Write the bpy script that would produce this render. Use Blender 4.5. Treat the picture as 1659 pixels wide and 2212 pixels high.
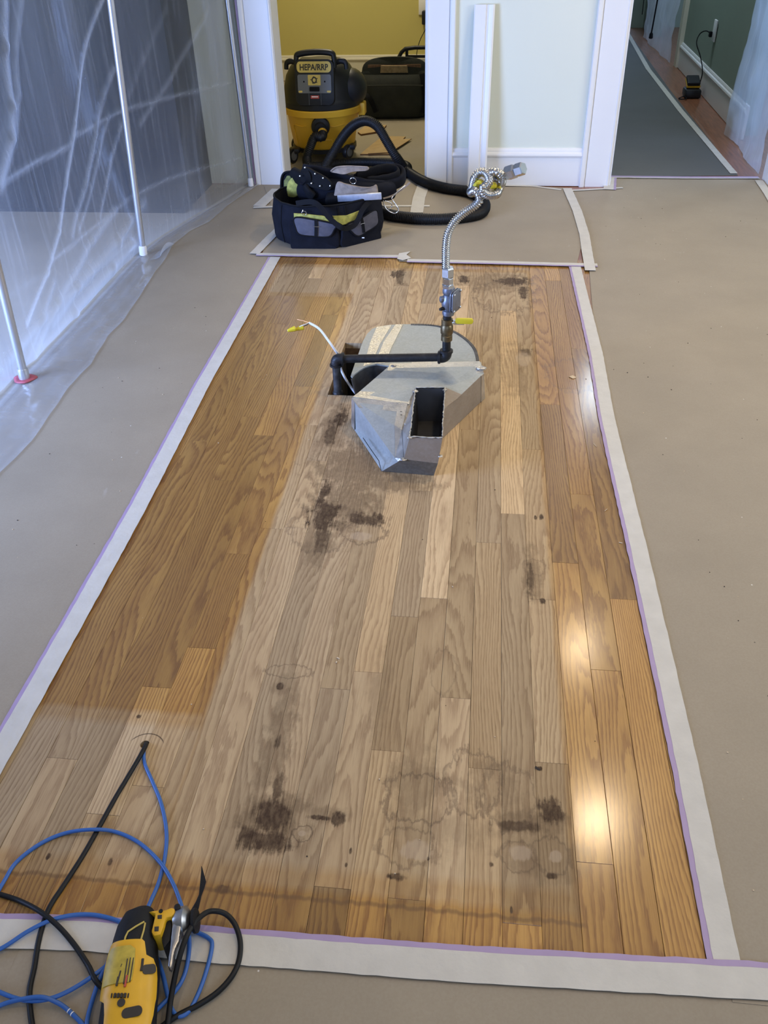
import bpy, bmesh, math, random
from mathutils import Vector, Matrix, noise

for o in list(bpy.data.objects):
    bpy.data.objects.remove(o)
SC = bpy.context.scene
COL = SC.collection
random.seed(7)
PI = math.pi

# ------------------------------------------------------------------ camera
IMW, IMH = 1659.0, 2212.0
FPX, YAW, PITCH, ROLL, CAMH = 1848.55, 0.1243027, 0.6335299, -0.0286820, 1.2337547
def cam_axes():
    cy, sy, cp, sp = math.cos(YAW), math.sin(YAW), math.cos(PITCH), math.sin(PITCH)
    f = Vector((-sy * cp, cy * cp, -sp)); r = Vector((cy, sy, 0)); u = r.cross(f)
    c, s = math.cos(ROLL), math.sin(ROLL)
    return c * r + s * u, -s * r + c * u, f
CR, CU, CF = cam_axes()
cam_data = bpy.data.cameras.new('camera')
cam_data.sensor_fit = 'HORIZONTAL'; cam_data.sensor_width = 36.0
cam_data.lens = 36.0 * FPX / IMW; cam_data.clip_start = 0.02; cam_data.clip_end = 60
cam = bpy.data.objects.new('camera', cam_data); COL.objects.link(cam)
M = Matrix.Identity(4)
for i, a in enumerate((CR, CU, -CF)):
    for j in range(3):
        M[j][i] = a[j]
M[2][3] = CAMH
cam.matrix_world = M
SC.camera = cam
def _ray(x, y):
    return CF + (x - IMW / 2) / FPX * CR - (y - IMH / 2) / FPX * CU
# measured position in the photograph -> real point in the room at a known height / depth / side
def G(x, y, z=0.0):
    d = _ray(x, y); t = (z - CAMH) / d.z; return Vector((d.x * t, d.y * t, z))
def GY(x, y, Y):
    d = _ray(x, y); t = Y / d.y; return Vector((d.x * t, Y, CAMH + d.z * t))
def GX(x, y, X):
    d = _ray(x, y); t = X / d.x; return Vector((X, d.y * t, CAMH + d.z * t))

# ------------------------------------------------------------------ world, exposure
SC.view_settings.view_transform = 'Standard'
SC.view_settings.look = 'None'
SC.view_settings.gamma = 1.0
SC.view_settings.use_curve_mapping = False
SC.view_settings.exposure = 0.34
SC.cycles.max_bounces = 8
SC.cycles.transparent_max_bounces = 16
SC.cycles.caustics_reflective = False
SC.cycles.caustics_refractive = False
wd = bpy.data.worlds.new('world'); SC.world = wd; wd.use_nodes = True
wd.node_tree.nodes['Background'].inputs[0].default_value = (0.55, 0.72, 1.0, 1)
wd.node_tree.nodes['Background'].inputs[1].default_value = 0.35

def area_light(name, loc, target, size, energy, col, shape='RECTANGLE', size_y=None, spread=PI):
    ld = bpy.data.lights.new(name, 'AREA'); ld.shape = shape; ld.size = size
    if size_y: ld.size_y = size_y
    ld.energy = energy; ld.color = col; ld.spread = spread
    o = bpy.data.objects.new(name, ld); COL.objects.link(o)
    o.location = loc
    o.rotation_euler = (Vector(target) - Vector(loc)).to_track_quat('-Z', 'Y').to_euler()
    return o
# daylight through the window in the right wall, and the wide windows behind the camera
area_light('window_daylight', (3.25, 1.9, 1.5), (-0.6, 3.8, 0.9), 1.9, 42, (0.88, 0.93, 1.0), size_y=1.3)
area_light('rear_daylight', (0.6, -2.1, 1.5), (0.0, 4.0, 1.2), 2.2, 26, (0.42, 0.60, 1.0), size_y=1.2)
# daylight in the room behind the plastic barrier
area_light('kitchen_daylight', (-2.9, 1.0, 0.75), (-1.5, 2.9, 0.05), 1.4, 100, (0.36, 0.52, 1.0), size_y=0.9, spread=2.2)
# recessed ceiling lamps (their cans are built with the ceiling)
LAMPS = [(0.70, 3.80), (0.69, 2.61), (0.70, 1.30), (-0.55, 1.0), (-0.55, 0.1), (0.55, 0.1)]
for i, (x, y) in enumerate(LAMPS):
    area_light('ceiling_lamp', (x, y, 2.545), (x, y, 0), 0.13, (6.8, 6.8, 3.6, 1.6, 0.8, 1.6)[i], (1.0, 0.76, 0.48), 'DISK', spread=2.2)
# dim light in the two rooms beyond
area_light('hall_fill', (1.0, 7.0, 2.5), (1.0, 7.0, 0), 0.4, 17, (0.72, 0.85, 1.0), 'DISK')  # unseen fill added to brighten the hallway
area_light('side_room_daylight', (2.7, 5.1, 1.3), (1.4, 5.1, 0.8), 1.2, 26, (0.36, 0.56, 1.0), size_y=1.6)
area_light('side_room_daylight', (2.6, 8.6, 1.5), (1.4, 8.6, 0.7), 1.2, 9, (0.50, 0.68, 1.0), size_y=1.4)
area_light('end_room_daylight', (1.3, 11.2, 1.4), (1.3, 10.0, 0.8), 1.0, 25, (0.45, 0.65, 1.0), size_y=1.4)
area_light('far_room_lamp', (-0.9, 6.4, 2.3), (-0.8, 6.2, 0), 0.5, 25, (1.0, 0.88, 0.66), size_y=0.5)

# ------------------------------------------------------------------ materials
def principled(name, col, rough=0.6, metal=0.0, spec=0.5, var=0.0, vscale=8.0, bump=0.0, bscale=60.0,
               coat=0.0, stretch=(1, 1, 1), trans=0.0):
    m = bpy.data.materials.new(name); m.use_nodes = True
    nt = m.node_tree; N = nt.nodes; L = nt.links; b = N['Principled BSDF']
    b.inputs['Base Color'].default_value = (*col, 1)
    b.inputs['Roughness'].default_value = rough
    b.inputs['Metallic'].default_value = metal
    b.inputs['Specular IOR Level'].default_value = spec
    b.inputs['Coat Weight'].default_value = coat
    if var or bump:
        g = N.new('ShaderNodeNewGeometry'); mp = N.new('ShaderNodeVectorMath'); mp.operation = 'MULTIPLY'
        mp.inputs[1].default_value = stretch
        L.new(g.outputs['Position'], mp.inputs[0])
    if var:
        n = N.new('ShaderNodeTexNoise'); n.inputs['Scale'].default_value = vscale; n.inputs['Detail'].default_value = 5
        L.new(mp.outputs[0], n.inputs['Vector'])
        r = N.new('ShaderNodeMapRange'); r.inputs[1].default_value = .25; r.inputs[2].default_value = .75
        r.inputs[3].default_value = 1 - var; r.inputs[4].default_value = 1 + var
        L.new(n.outputs[0], r.inputs[0])
        mx = N.new('ShaderNodeVectorMath'); mx.operation = 'SCALE'; mx.inputs[0].default_value = col
        L.new(r.outputs[0], mx.inputs['Scale']); L.new(mx.outputs[0], b.inputs['Base Color'])
    if bump:
        n2 = N.new('ShaderNodeTexNoise'); n2.inputs['Scale'].default_value = bscale; n2.inputs['Detail'].default_value = 4
        L.new(mp.outputs[0], n2.inputs['Vector'])
        bp = N.new('ShaderNodeBump'); bp.inputs['Strength'].default_value = bump; bp.inputs['Distance'].default_value = 0.004
        L.new(n2.outputs[0], bp.inputs['Height']); L.new(bp.outputs[0], b.inputs['Normal'])
    return m

class NT:
    """tiny node helper"""
    def __init__(s, m): s.N = m.node_tree.nodes; s.L = m.node_tree.links
    def put(s, sock, v):
        if isinstance(v, bpy.types.NodeSocket): s.L.new(v, sock)
        else: sock.default_value = v
    def math(s, op, a, b=0.0, c=None, clamp=False):
        n = s.N.new('ShaderNodeMath'); n.operation = op; n.use_clamp = clamp
        s.put(n.inputs[0], a)
        if op not in ('SQRT', 'ABSOLUTE', 'SINE', 'COSINE', 'FRACT'): s.put(n.inputs[1], b)
        if c is not None: s.put(n.inputs[2], c)
        return n.outputs[0]
    def vec(s, op, a, b=(0, 0, 0)):
        n = s.N.new('ShaderNodeVectorMath'); n.operation = op; s.put(n.inputs[0], a)
        if op == 'SCALE': s.put(n.inputs['Scale'], b)
        elif op != 'LENGTH': s.put(n.inputs[1], b)
        return n.outputs['Value'] if op == 'LENGTH' else n.outputs[0]
    def noise(s, v, scale, detail=3, rough=.55, dist=0.0):
        n = s.N.new('ShaderNodeTexNoise'); s.put(n.inputs['Vector'], v); n.inputs['Scale'].default_value = scale
        n.inputs['Detail'].default_value = detail; n.inputs['Roughness'].default_value = rough
        n.inputs['Distortion'].default_value = dist
        return n.outputs[0]
    def rng(s, v, a, b, c=0.0, d=1.0, smooth=False):
        n = s.N.new('ShaderNodeMapRange'); s.put(n.inputs[0], v)
        if smooth: n.interpolation_type = 'SMOOTHSTEP'
        for i, x in enumerate((a, b, c, d)): s.put(n.inputs[i + 1], x)
        return n.outputs[0]
    def mix(s, f, a, b, mode='MIX'):
        n = s.N.new('ShaderNodeMix'); n.data_type = 'RGBA'; n.blend_type = mode
        s.put(n.inputs[0], f); s.put(n.inputs[6], a); s.put(n.inputs[7], b); return n.outputs[2]
    def xyz(s, v):
        n = s.N.new('ShaderNodeSeparateXYZ'); s.put(n.inputs[0], v); return n.outputs
    def comb(s, x, y, z):
        n = s.N.new('ShaderNodeCombineXYZ'); s.put(n.inputs[0], x); s.put(n.inputs[1], y); s.put(n.inputs[2], z); return n.outputs[0]

# ------------------------------------------------------------------ mesh helpers
def link_mesh(name, me, parent=None):
    o = bpy.data.objects.new(name, me); COL.objects.link(o)
    if parent is not None: o.parent = parent
    return o
def mesh(name, verts, faces, mats, parent=None, fm=None, smooth=False):
    me = bpy.data.meshes.new(name); me.from_pydata([tuple(v) for v in verts], [], faces); me.update()
    if not isinstance(mats, (list, tuple)): mats = [mats]
    for m in mats: me.materials.append(m)
    if fm:
        for p, k in zip(me.polygons, fm): p.material_index = k
    if smooth:
        for p in me.polygons: p.use_smooth = True
    return link_mesh(name, me, parent)
def from_bm(name, bm, mats, parent=None, smooth=False, fix=True):
    if fix: bmesh.ops.recalc_face_normals(bm, faces=bm.faces[:])
    me = bpy.data.meshes.new(name); bm.to_mesh(me); bm.free()
    if not isinstance(mats, (list, tuple)): mats = [mats]
    for m in mats: me.materials.append(m)
    if smooth:
        for p in me.polygons: p.use_smooth = True
    return link_mesh(name, me, parent)
def smooth_by_angle(o, ang=0.6):
    me = o.data
    for p in me.polygons: p.use_smooth = True
    bm = bmesh.new(); bm.from_mesh(me)
    for e in bm.edges:
        if len(e.link_faces) == 2 and e.calc_face_angle(0) > ang: e.smooth = False
    bm.to_mesh(me); bm.free(); return o
def add_box(bm, lo, hi, mat=None, bevel=0.0, segs=2, mi=0):
    r = bmesh.ops.create_cube(bm, size=1.0)
    vs = r['verts']; lo = Vector(lo); hi = Vector(hi)
    for v in vs:
        v.co = Vector([lo[i] + (v.co[i] + .5) * (hi[i] - lo[i]) for i in range(3)])
    fs = set(f for v in vs for f in v.link_faces)
    for f in fs: f.material_index = mi
    if bevel > 0:
        es = list(set(e for v in vs for e in v.link_edges))
        rb = bmesh.ops.bevel(bm, geom=es, offset=bevel, segments=segs, profile=.5, affect='EDGES')
        vs = list(set(v for f in rb['faces'] for v in f.verts) | set(v for v in vs if v.is_valid))
        for f in set(f for v in vs for f in v.link_faces): f.material_index = mi
    if mat is not None:
        for v in vs: v.co = mat @ v.co
    return vs
def box(name, lo, hi, m, parent=None, bevel=0.0, mat=None, segs=2):
    bm = bmesh.new(); add_box(bm, lo, hi, mat, bevel, segs)
    o = from_bm(name, bm, m, parent)
    if bevel: smooth_by_angle(o, .5)
    return o
def crom(pts, n=10, closed=False):
    P = [Vector(p) for p in pts]; out = []
    k = len(P)
    for i in range(k if closed else k - 1):
        if closed: a, b, c, d = P[(i - 1) % k], P[i], P[(i + 1) % k], P[(i + 2) % k]
        else: a, b, c, d = P[max(i - 1, 0)], P[i], P[i + 1], P[min(i + 2, k - 1)]
        for j in range(n):
            t = j / n
            out.append(.5 * ((2 * b) + (c - a) * t + (2 * a - 5 * b + 4 * c - d) * t * t + (-a + 3 * b - 3 * c + d) * t ** 3))
    if not closed: out.append(P[-1])
    return out
def resample(pts, step):
    out = [pts[0].copy()]; acc = 0.0
    for a, b in zip(pts, pts[1:]):
        L = (b - a).length
        if L < 1e-9: continue
        d = step - acc
        while d <= L:
            out.append(a + (b - a) * (d / L)); d += step
        acc = (acc + L) % step if L + acc >= step else acc + L
    return out
def tube_geo(path, rad, sides=10, caps=True):
    """rad: number or function(i,n)->radius"""
    vs, fs = [], []; n = len(path); T = []
    for i in range(n):
        t = (path[min(i + 1, n - 1)] - path[max(i - 1, 0)]); T.append(t.normalized() if t.length > 1e-9 else Vector((0, 0, 1)))
    up = Vector((0, 0, 1)) if abs(T[0].z) < .9 else Vector((1, 0, 0))
    u = T[0].cross(up).normalized()
    for i in range(n):
        u = (u - T[i] * u.dot(T[i]));
        if u.length < 1e-6: u = T[i].orthogonal()
        u.normalize(); w = T[i].cross(u)
        r = rad(i, n) if callable(rad) else rad
        for s in range(sides):
            a = 2 * PI * s / sides
            vs.append(path[i] + (u * math.cos(a) + w * math.sin(a)) * r)
    for i in range(n - 1):
        for s in range(sides):
            fs.append((i * sides + s, i * sides + (s + 1) % sides, (i + 1) * sides + (s + 1) % sides, (i + 1) * sides + s))
    if caps:
        fs.append(tuple(range(sides))[::-1]); fs.append(tuple((n - 1) * sides + s for s in range(sides)))
    return vs, fs
def tube(name, path, rad, m, parent=None, sides=10, smooth=True):
    vs, fs = tube_geo([Vector(p) for p in path], rad, sides)
    o = mesh(name, vs, fs, m, parent)
    if smooth: smooth_by_angle(o, .9)
    return o
def corrugated(name, path, r, pitch, depth, m, parent=None, sides=12, per=4):
    pth = resample(path, pitch / per)
    f = lambda i, n: r + depth * .5 * math.cos(2 * PI * i / per)
    vs, fs = tube_geo(pth, f, sides)
    return mesh(name, vs, fs, m, parent, smooth=True)
def lathe_geo(prof, seg=32, ax=Matrix.Identity(4), flat=None):
    vs, fs = [], []
    for r, z in prof:
        for s in range(seg):
            a = 2 * PI * (s + .5) / seg
            vs.append(ax @ Vector((r * math.cos(a), r * math.sin(a), z)))
    for i in range(len(prof) - 1):
        for s in range(seg):
            fs.append((i * seg + s, i * seg + (s + 1) % seg, (i + 1) * seg + (s + 1) % seg, (i + 1) * seg + s))
    fs.append(tuple(range(seg))[::-1]); k = (len(prof) - 1) * seg; fs.append(tuple(k + s for s in range(seg)))
    return vs, fs
def lathe(name, prof, m, parent=None, seg=32, ax=Matrix.Identity(4), ang=.6):
    vs, fs = lathe_geo(prof, seg, ax); o = mesh(name, vs, fs, m, parent); return smooth_by_angle(o, ang)
def axis_matrix(p, d, up=None):
    q = Vector(d).normalized().to_track_quat('Z', 'Y').to_matrix().to_4x4(); q.translation = Vector(p); return q
def prism_geo(poly, z0, z1):
    n = len(poly); vs = [(x, y, z0) for x, y in poly] + [(x, y, z1) for x, y in poly]
    fs = [tuple(range(n))[::-1], tuple(range(n, 2 * n))] + [(i, (i + 1) % n, n + (i + 1) % n, n + i) for i in range(n)]
    return vs, fs
def prism(name, poly, z0, z1, m, parent=None, mat=None, bevel=0.0):
    vs, fs = prism_geo(poly, z0, z1)
    if mat is not None: vs = [mat @ Vector(v) for v in vs]
    o = mesh(name, vs, fs, m, parent)
    bm = bmesh.new(); bm.from_mesh(o.data); bmesh.ops.recalc_face_normals(bm, faces=bm.faces[:])
    if bevel: bmesh.ops.bevel(bm, geom=bm.edges[:], offset=bevel, segments=2, profile=.5, affect='EDGES')
    bm.to_mesh(o.data); bm.free()
    if bevel: smooth_by_angle(o, .5)
    return o
def rrect(w, h, r, n=5, cx=0, cy=0):
    pts = []
    for sx, sy, a0 in ((1, 1, 0), (-1, 1, 90), (-1, -1, 180), (1, -1, 270)):
        for i in range(n + 1):
            a = math.radians(a0 + 90 * i / n)
            pts.append((cx + sx * (w / 2 - r) + r * math.cos(a), cy + sy * (h / 2 - r) + r * math.sin(a)))
    return pts
def join_geo(parts):
    V, F = [], []
    for vs, fs in parts:
        k = len(V); V += [Vector(v) for v in vs]; F += [tuple(i + k for i in f) for f in fs]
    return V, F
def tag(o, label, cat, group=None, kind=None):
    o['label'] = label; o['category'] = cat
    if group: o['group'] = group
    if kind: o['kind'] = kind
    return o
def thing(name, label, cat, loc=(0, 0, 0), group=None, rot=None):
    o = bpy.data.objects.new(name, None); COL.objects.link(o); o.location = loc; o.empty_display_size = .05
    if rot is not None: o.rotation_euler = rot
    return tag(o, label, cat, group)
def struct(o):
    o['kind'] = 'structure'; return o
def center_children(root, loc):
    """put the Empty at the base point while its world-space built parts stay where they are"""
    loc = Vector(loc); root.location = loc
    def shift(c):
        if c.type == 'MESH' and c.data.users == 1:
            c.data.transform(Matrix.Translation(-loc))
        elif c.type == 'MESH': c.location = c.location - loc
    def rec(o):
        for c in o.children:
            shift(c); rec(c)
    rec(root)
# ------------------------------------------------------------------ wood material for the strip floor
X0, PW = 0.0742601, 0.05715       # seam 0 of the strip floor and strip width
BX0, BX1, BY0, BY1 = -0.84, 0.42, 0.585, 3.42          # bare patch of floor (runs a little under the tape)
HOLE = (X0 - 9 * PW, X0 - 6 * PW, 2.245, 2.605)
WIRE = G(313, 1608)
RAW = [(-0.474, 0.189, 0.690, 3.300), (-0.815, -0.46, G(480, 1925).y, G(250, 1532).y), (-0.80, -0.46, G(650, 640).y, 3.325)]

def wood_material():
    m = bpy.data.materials.new('oak_strip'); m.use_nodes = True
    t = NT(m); N = t.N; L = t.L; b = N['Principled BSDF']
    pos = N.new('ShaderNodeNewGeometry').outputs['Position']
    oi = N.new('ShaderNodeObjectInfo'); rnd = oi.outputs['Random']; tint = oi.outputs['Color']
    off = t.comb(t.math('MULTIPLY', rnd, 91.0), t.math('MULTIPLY', rnd, 37.0), t.math('MULTIPLY', rnd, 13.0))
    p1 = t.vec('ADD', pos, off)
    x, y, z = t.xyz(pos)
    # growth rings: contours of a stretched noise field, different for every board
    warp = t.noise(t.vec('MULTIPLY', p1, (7.5, 1.15, 3.0)), 1.0, 2, .45)
    jag = t.noise(t.vec('MULTIPLY', p1, (160.0, 22.0, 9.0)), 1.0, 2, .6)
    lin = t.math('MULTIPLY', x, t.rng(t.math('FRACT', t.math('MULTIPLY', rnd, 7.3)), 0, 1, 14.0, 95.0))
    ring = t.math('ADD', t.math('ADD', t.math('MULTIPLY', warp, 13.0), lin), t.math('MULTIPLY', jag, .55))
    fr = t.math('FRACT', t.math('MULTIPLY', ring, 1.55))
    band = t.math('MULTIPLY', t.rng(fr, 0.0, .72, 0, 1), t.rng(fr, .86, 1.0, 1, 0))
    band = t.math('POWER', band, 2.2)
    # pores: short dark dashes along the strip
    pore = t.noise(t.vec('MULTIPLY', p1, (620.0, 13.0, 40.0)), 1.0, 3, .62)
    pore2 = t.noise(t.vec('MULTIPLY', p1, (1300.0, 26.0, 40.0)), 1.0, 2, .6)
    pore = t.math('MAXIMUM', t.rng(pore, .47, .66, 0, 1), t.rng(pore2, .50, .70, 0, .8))
    pore = t.math('MULTIPLY', pore, t.rng(band, 0, 1, .35, 1.0))
    broad = t.noise(t.vec('MULTIPLY', p1, (14.0, 1.6, 2.0)), 1.0, 3, .6)
    # where the finish is worn off under the cabinets that stood here
    rag = t.noise(t.vec('MULTIPLY', pos, (60.0, 14.0, 1.0)), 1.0, 3, .6)
    rg = t.math('MULTIPLY', t.math('SUBTRACT', rag, .5), .009)
    xx = t.math('ADD', x, rg)
    yy = t.math('ADD', y, t.math('MULTIPLY', t.math('SUBTRACT', t.noise(t.vec('MULTIPLY', pos, (50.0, 8.0, 1.0)), 1.0, 2), .5), .014))
    def edge(v, a, b, s=.004, s2=None):
        return t.math('MULTIPLY', t.rng(v, a - s, a + s), t.rng(v, b - s, b + s, 1, 0))
    raw = None
    for (xa, xb, ya, yb) in RAW:
        k = t.math('MULTIPLY', edge(xx, xa, xb), edge(yy, ya, yb, .007))
        raw = k if raw is None else t.math('MAXIMUM', raw, k)
    inner = None
    for (xa, xb, ya, yb) in RAW:        # thin rim where old finish lapped onto the bare wood
        k = t.math('MULTIPLY', edge(xx, xa + .006, xb - .010, .004), edge(yy, ya + .035, yb - .03, .010))
        inner = k if inner is None else t.math('MAXIMUM', inner, k)
    c_raw = t.mix(t.rng(broad, .3, .7), (.535, .398, .228, 1), (.43, .303, .165, 1))
    c_raw = t.mix(t.math('MULTIPLY', band, .50), c_raw, (.275, .175, .095, 1))
    c_raw = t.mix(t.math('MULTIPLY', pore, .62), c_raw, (.22, .14, .066, 1))
    c_fin = t.mix(t.rng(broad, .3, .7), (.48, .272, .070, 1), (.345, .178, .043, 1))
    c_fin = t.mix(t.math('MULTIPLY', band, .66), c_fin, (.215, .092, .022, 1))
    c_fin = t.mix(t.math('MULTIPLY', pore, .60), c_fin, (.15, .062, .016, 1))
    amt = t.math('MULTIPLY', raw, t.rng(inner, 0, 1, .55, 1.0))
    col = t.mix(amt, c_fin, c_raw)
    col = t.mix(1.0, col, tint, 'MULTIPLY')
    # water stains, iron stains and other dark patches, all irregular and fixed to the floor
    w1 = t.math('SUBTRACT', t.noise(t.vec('MULTIPLY', pos, (34.0, 26.0, 1.0)), 1.0, 4, .62), .5)
    w2 = t.math('SUBTRACT', t.noise(t.vec('ADD', t.vec('MULTIPLY', pos, (150.0, 18.0, 1.0)), (5, 9, 2)), 1.0, 3, .6), .5)
    flat = t.comb(x, y, 0.0)
    mott = t.noise(t.vec('MULTIPLY', pos, (130.0, 60.0, 1.0)), 1.0, 3, .65)
    def blob(px, py, rx, ry, rough=1.0):
        c = G(px, py); ax = (G(px + rx, py) - c).length; ay = (G(px, py - ry) - G(px, py + ry)).length / 2
        d = t.vec('LENGTH', t.vec('DIVIDE', t.vec('SUBTRACT', flat, (c.x, c.y, 0)), (ax, ay, 1)))
        d = t.math('ADD', d, t.math('MULTIPLY', w1, 2.6 * rough))
        return t.math('ADD', d, t.math('MULTIPLY', w2, 1.7 * rough))
    def fill(lst, soft, col, out_col, strength):
        k = None
        for q in lst:
            a = t.math('MULTIPLY', t.rng(blob(*q[:4]), 1.0 + soft, 1.0 - soft), q[4] if len(q) > 4 else 1.0)
            k = a if k is None else t.math('MAXIMUM', k, a)
        k = t.math('MULTIPLY', t.math('MULTIPLY', k, strength), t.rng(mott, .35, .62, .70, 1.0))
        return t.mix(k, col, out_col)
    # faint brown patches, some lying left of and before the duct
    col = fill([(590, 1765, 70, 62), (1150, 1775, 85, 30, .9), (705, 1760, 45, 16, .7), (760, 1010, 80, 50), (745, 1085, 70, 55), (690, 1180, 30, 40, .8), (720, 930, 28, 60, .8), (600, 1600, 28, 130, .8),
                (900, 1690, 55, 60, .6), (1060, 1700, 60, 55, .55), (960, 1790, 120, 40, .4), (1150, 1240, 18, 55, .7),
                (1110, 800, 26, 55, .5), (1080, 610, 70, 18, .75), (640, 560, 30, 18, .5), (700, 800, 18, 40, .5), (860, 1045, 70, 18, .9),
                (1180, 1850, 90, 50, .55), (820, 1500, 22, 80, .35), (620, 1480, 30, 28, .6)], .30, col, (.155, .103, .055, 1), .74)
    # dark ragged rims and iron marks
    col = fill([(700, 1115, 30, 30), (790, 1122, 45, 12), (700, 1065, 10, 30), (695, 1165, 14, 28, .8), (735, 905, 12, 18), (715, 935, 12, 26, .8),
                (585, 1765, 32, 40), (575, 1815, 52, 28), (600, 1700, 16, 26, .8), (728, 1768, 16, 13), (690, 1766, 36, 5), (1187, 1752, 26, 26),
                (1125, 1785, 45, 10, .8), (1110, 608, 32, 8), (1130, 630, 9, 14), (1003, 604, 12, 7), (860, 592, 14, 9), (865, 603, 7, 12, .8),
                (1137, 762, 12, 8, .8), (1146, 1255, 7, 40, .8), (850, 1893, 20, 7), (1192, 1893, 12, 6), (1062, 1868, 5, 6), (925, 1855, 3, 5),
                (757, 1838, 3, 7), (748, 1868, 3, 5), (605, 1482, 6, 7), (601, 1600, 6, 16, .8), (1168, 1115, 5, 6), (1157, 1117, 3, 4), (1173, 1300, 5, 5),
                (1172, 1298, 5, 5), (1165, 1660, 5, 4), (105, 1850, 4, 5), (300, 1548, 6, 4), (238, 1862, 6, 8), (480, 1920, 14, 8, .7), (1105, 1965, 3, 9)],
               .27, col, (.042, .021, .010, 1), .93)
    # outline-only tide marks
    k = None
    for q in [(905, 1725, 78, 52, .8), (1020, 1690, 60, 70, .7), (1100, 1720, 62, 66, .6), (880, 1830, 62, 42, .6), (1118, 1850, 40, 34, .6),
              (1190, 1848, 42, 36, .6), (653, 1800, 22, 17, 1.0), (700, 1140, 70, 50, .6), (1155, 1225, 26, 18, .5), (785, 1152, 46, 22, .8),
              (1090, 640, 62, 34, .7), (960, 1450, 26, 50, .4), (1230, 810, 50, 34, .5), (625, 1450, 50, 14, .7)]:
        d = t.math('ABSOLUTE', t.math('SUBTRACT', blob(*q[:4], .42), 1.0))
        a = t.math('MULTIPLY', t.rng(d, .02, .12, 1, 0), q[4]); k = a if k is None else t.math('MAXIMUM', k, a)
    col = t.mix(t.math('MULTIPLY', k, .62), col, (.105, .068, .042, 1))
    # pale round marks
    k = None
    for q in [(780, 1158, 22, 9), (1122, 1842, 26, 16), (1200, 1850, 16, 13), (900, 1838, 34, 22), (652, 1800, 8, 6), (1130, 775, 16, 14)]:
        a = t.rng(blob(*q[:4], .5), 1.15, .85); k = a if k is None else t.math('MAXIMUM', k, a)
    col = t.mix(t.math('MULTIPLY', k, .45), col, (.50, .39, .27, 1))
    # scribed arc beside the wire hole
    c = G(312, 1618); d = t.vec('LENGTH', t.vec('SUBTRACT', flat, (c.x, c.y, 0)))
    arc = t.math('MULTIPLY', t.rng(t.math('ABSOLUTE', t.math('SUBTRACT', d, .034)), .0005, .0016, 1, 0), t.rng(y, c.y + .014, c.y + .022))
    col = t.mix(t.math('MULTIPLY', arc, .85), col, (.06, .035, .02, 1))
    # grime line along the edge of the old cabinet base
    ln = t.math('MULTIPLY', t.rng(t.math('ABSOLUTE', t.math('SUBTRACT', yy, .676)), .0015, .005, 1, 0), t.rng(x, -.82, .19, 1, 1))
    ln = t.math('MULTIPLY', ln, t.rng(x, .19, .2, 1, 0))
    col = t.mix(t.math('MULTIPLY', ln, .5), col, (.11, .055, .02, 1))
    L.new(col, b.inputs['Base Color'])
    rf = t.math('ADD', t.rng(raw, 0, 1, .40, .66), t.math('MULTIPLY', pore, .12))
    L.new(rf, b.inputs['Roughness'])
    b.inputs['Specular IOR Level'].default_value = .28
    L.new(t.rng(raw, 0, 1, .75, 0.0), b.inputs['Coat Weight']); b.inputs['Coat Roughness'].default_value = .17
    h = t.math('ADD', t.math('MULTIPLY', pore, -.5), t.math('MULTIPLY', t.noise(t.vec('MULTIPLY', pos, (22, 4, 1)), 1.0, 2), .8))
    bp = N.new('ShaderNodeBump'); bp.inputs['Strength'].default_value = .22; bp.inputs['Distance'].default_value = .0012
    L.new(h, bp.inputs['Height']); L.new(bp.outputs[0], b.inputs['Normal'])
    return m
MWOOD = wood_material()
M_edge = principled('raw_wood_edge', (.20, .12, .06), .8, var=.3, vscale=60, stretch=(1, 1, 6))
M_dark = principled('crawlspace_dark', (.02, .018, .015), .9)
M_hallwood = principled('hall_wood', (.26, .10, .045), .35, var=.35, vscale=9, stretch=(9, .8, 1), coat=.3)

# ------------------------------------------------------------------ floor: slab with the recess for the strips and the duct hole
def grid_floor():
    xs = [-4.2, BX0, HOLE[0], HOLE[1], BX1, 3.4]; ys = [-2.4, BY0, HOLE[2], HOLE[3], BY1, 10.2]
    V, F, FM = [], [], []
    def quad(a, b, c, d, mi):
        k = len(V); V.extend([a, b, c, d]); F.append((k, k + 1, k + 2, k + 3)); FM.append(mi)
    for i in range(5):
        for j in range(5):
            inside = 1 <= i <= 3 and 1 <= j <= 3
            if i == 2 and j == 2: continue
            z = -.0195 if inside else -.0005
            quad((xs[i], ys[j], z), (xs[i + 1], ys[j], z), (xs[i + 1], ys[j + 1], z), (xs[i], ys[j + 1], z), 2 if inside else 0)
    for (a, b) in (((BX0, BY0), (BX1, BY0)), ((BX1, BY0), (BX1, BY1)), ((BX1, BY1), (BX0, BY1)), ((BX0, BY1), (BX0, BY0))):
        quad((*a, -.0195), (*b, -.0195), (*b, -.0005), (*a, -.0005), 1)
    h = [(HOLE[0], HOLE[2]), (HOLE[1], HOLE[2]), (HOLE[1], HOLE[3]), (HOLE[0], HOLE[3])]
    for i in range(4):
        a, b = h[i], h[(i + 1) % 4]
        quad((*a, -.045), (*b, -.045), (*b, -.0195), (*a, -.0195), 1)
        quad((*a, -.40), (*b, -.40), (*b, -.045), (*a, -.045), 2)
    quad((*h[0], -.40), (*h[1], -.40), (*h[2], -.40), (*h[3], -.40), 2)
    return struct(mesh('floor', V, F, [M_hallwood, M_edge, M_dark], fm=FM))
FLOOR = grid_floor()

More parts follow.
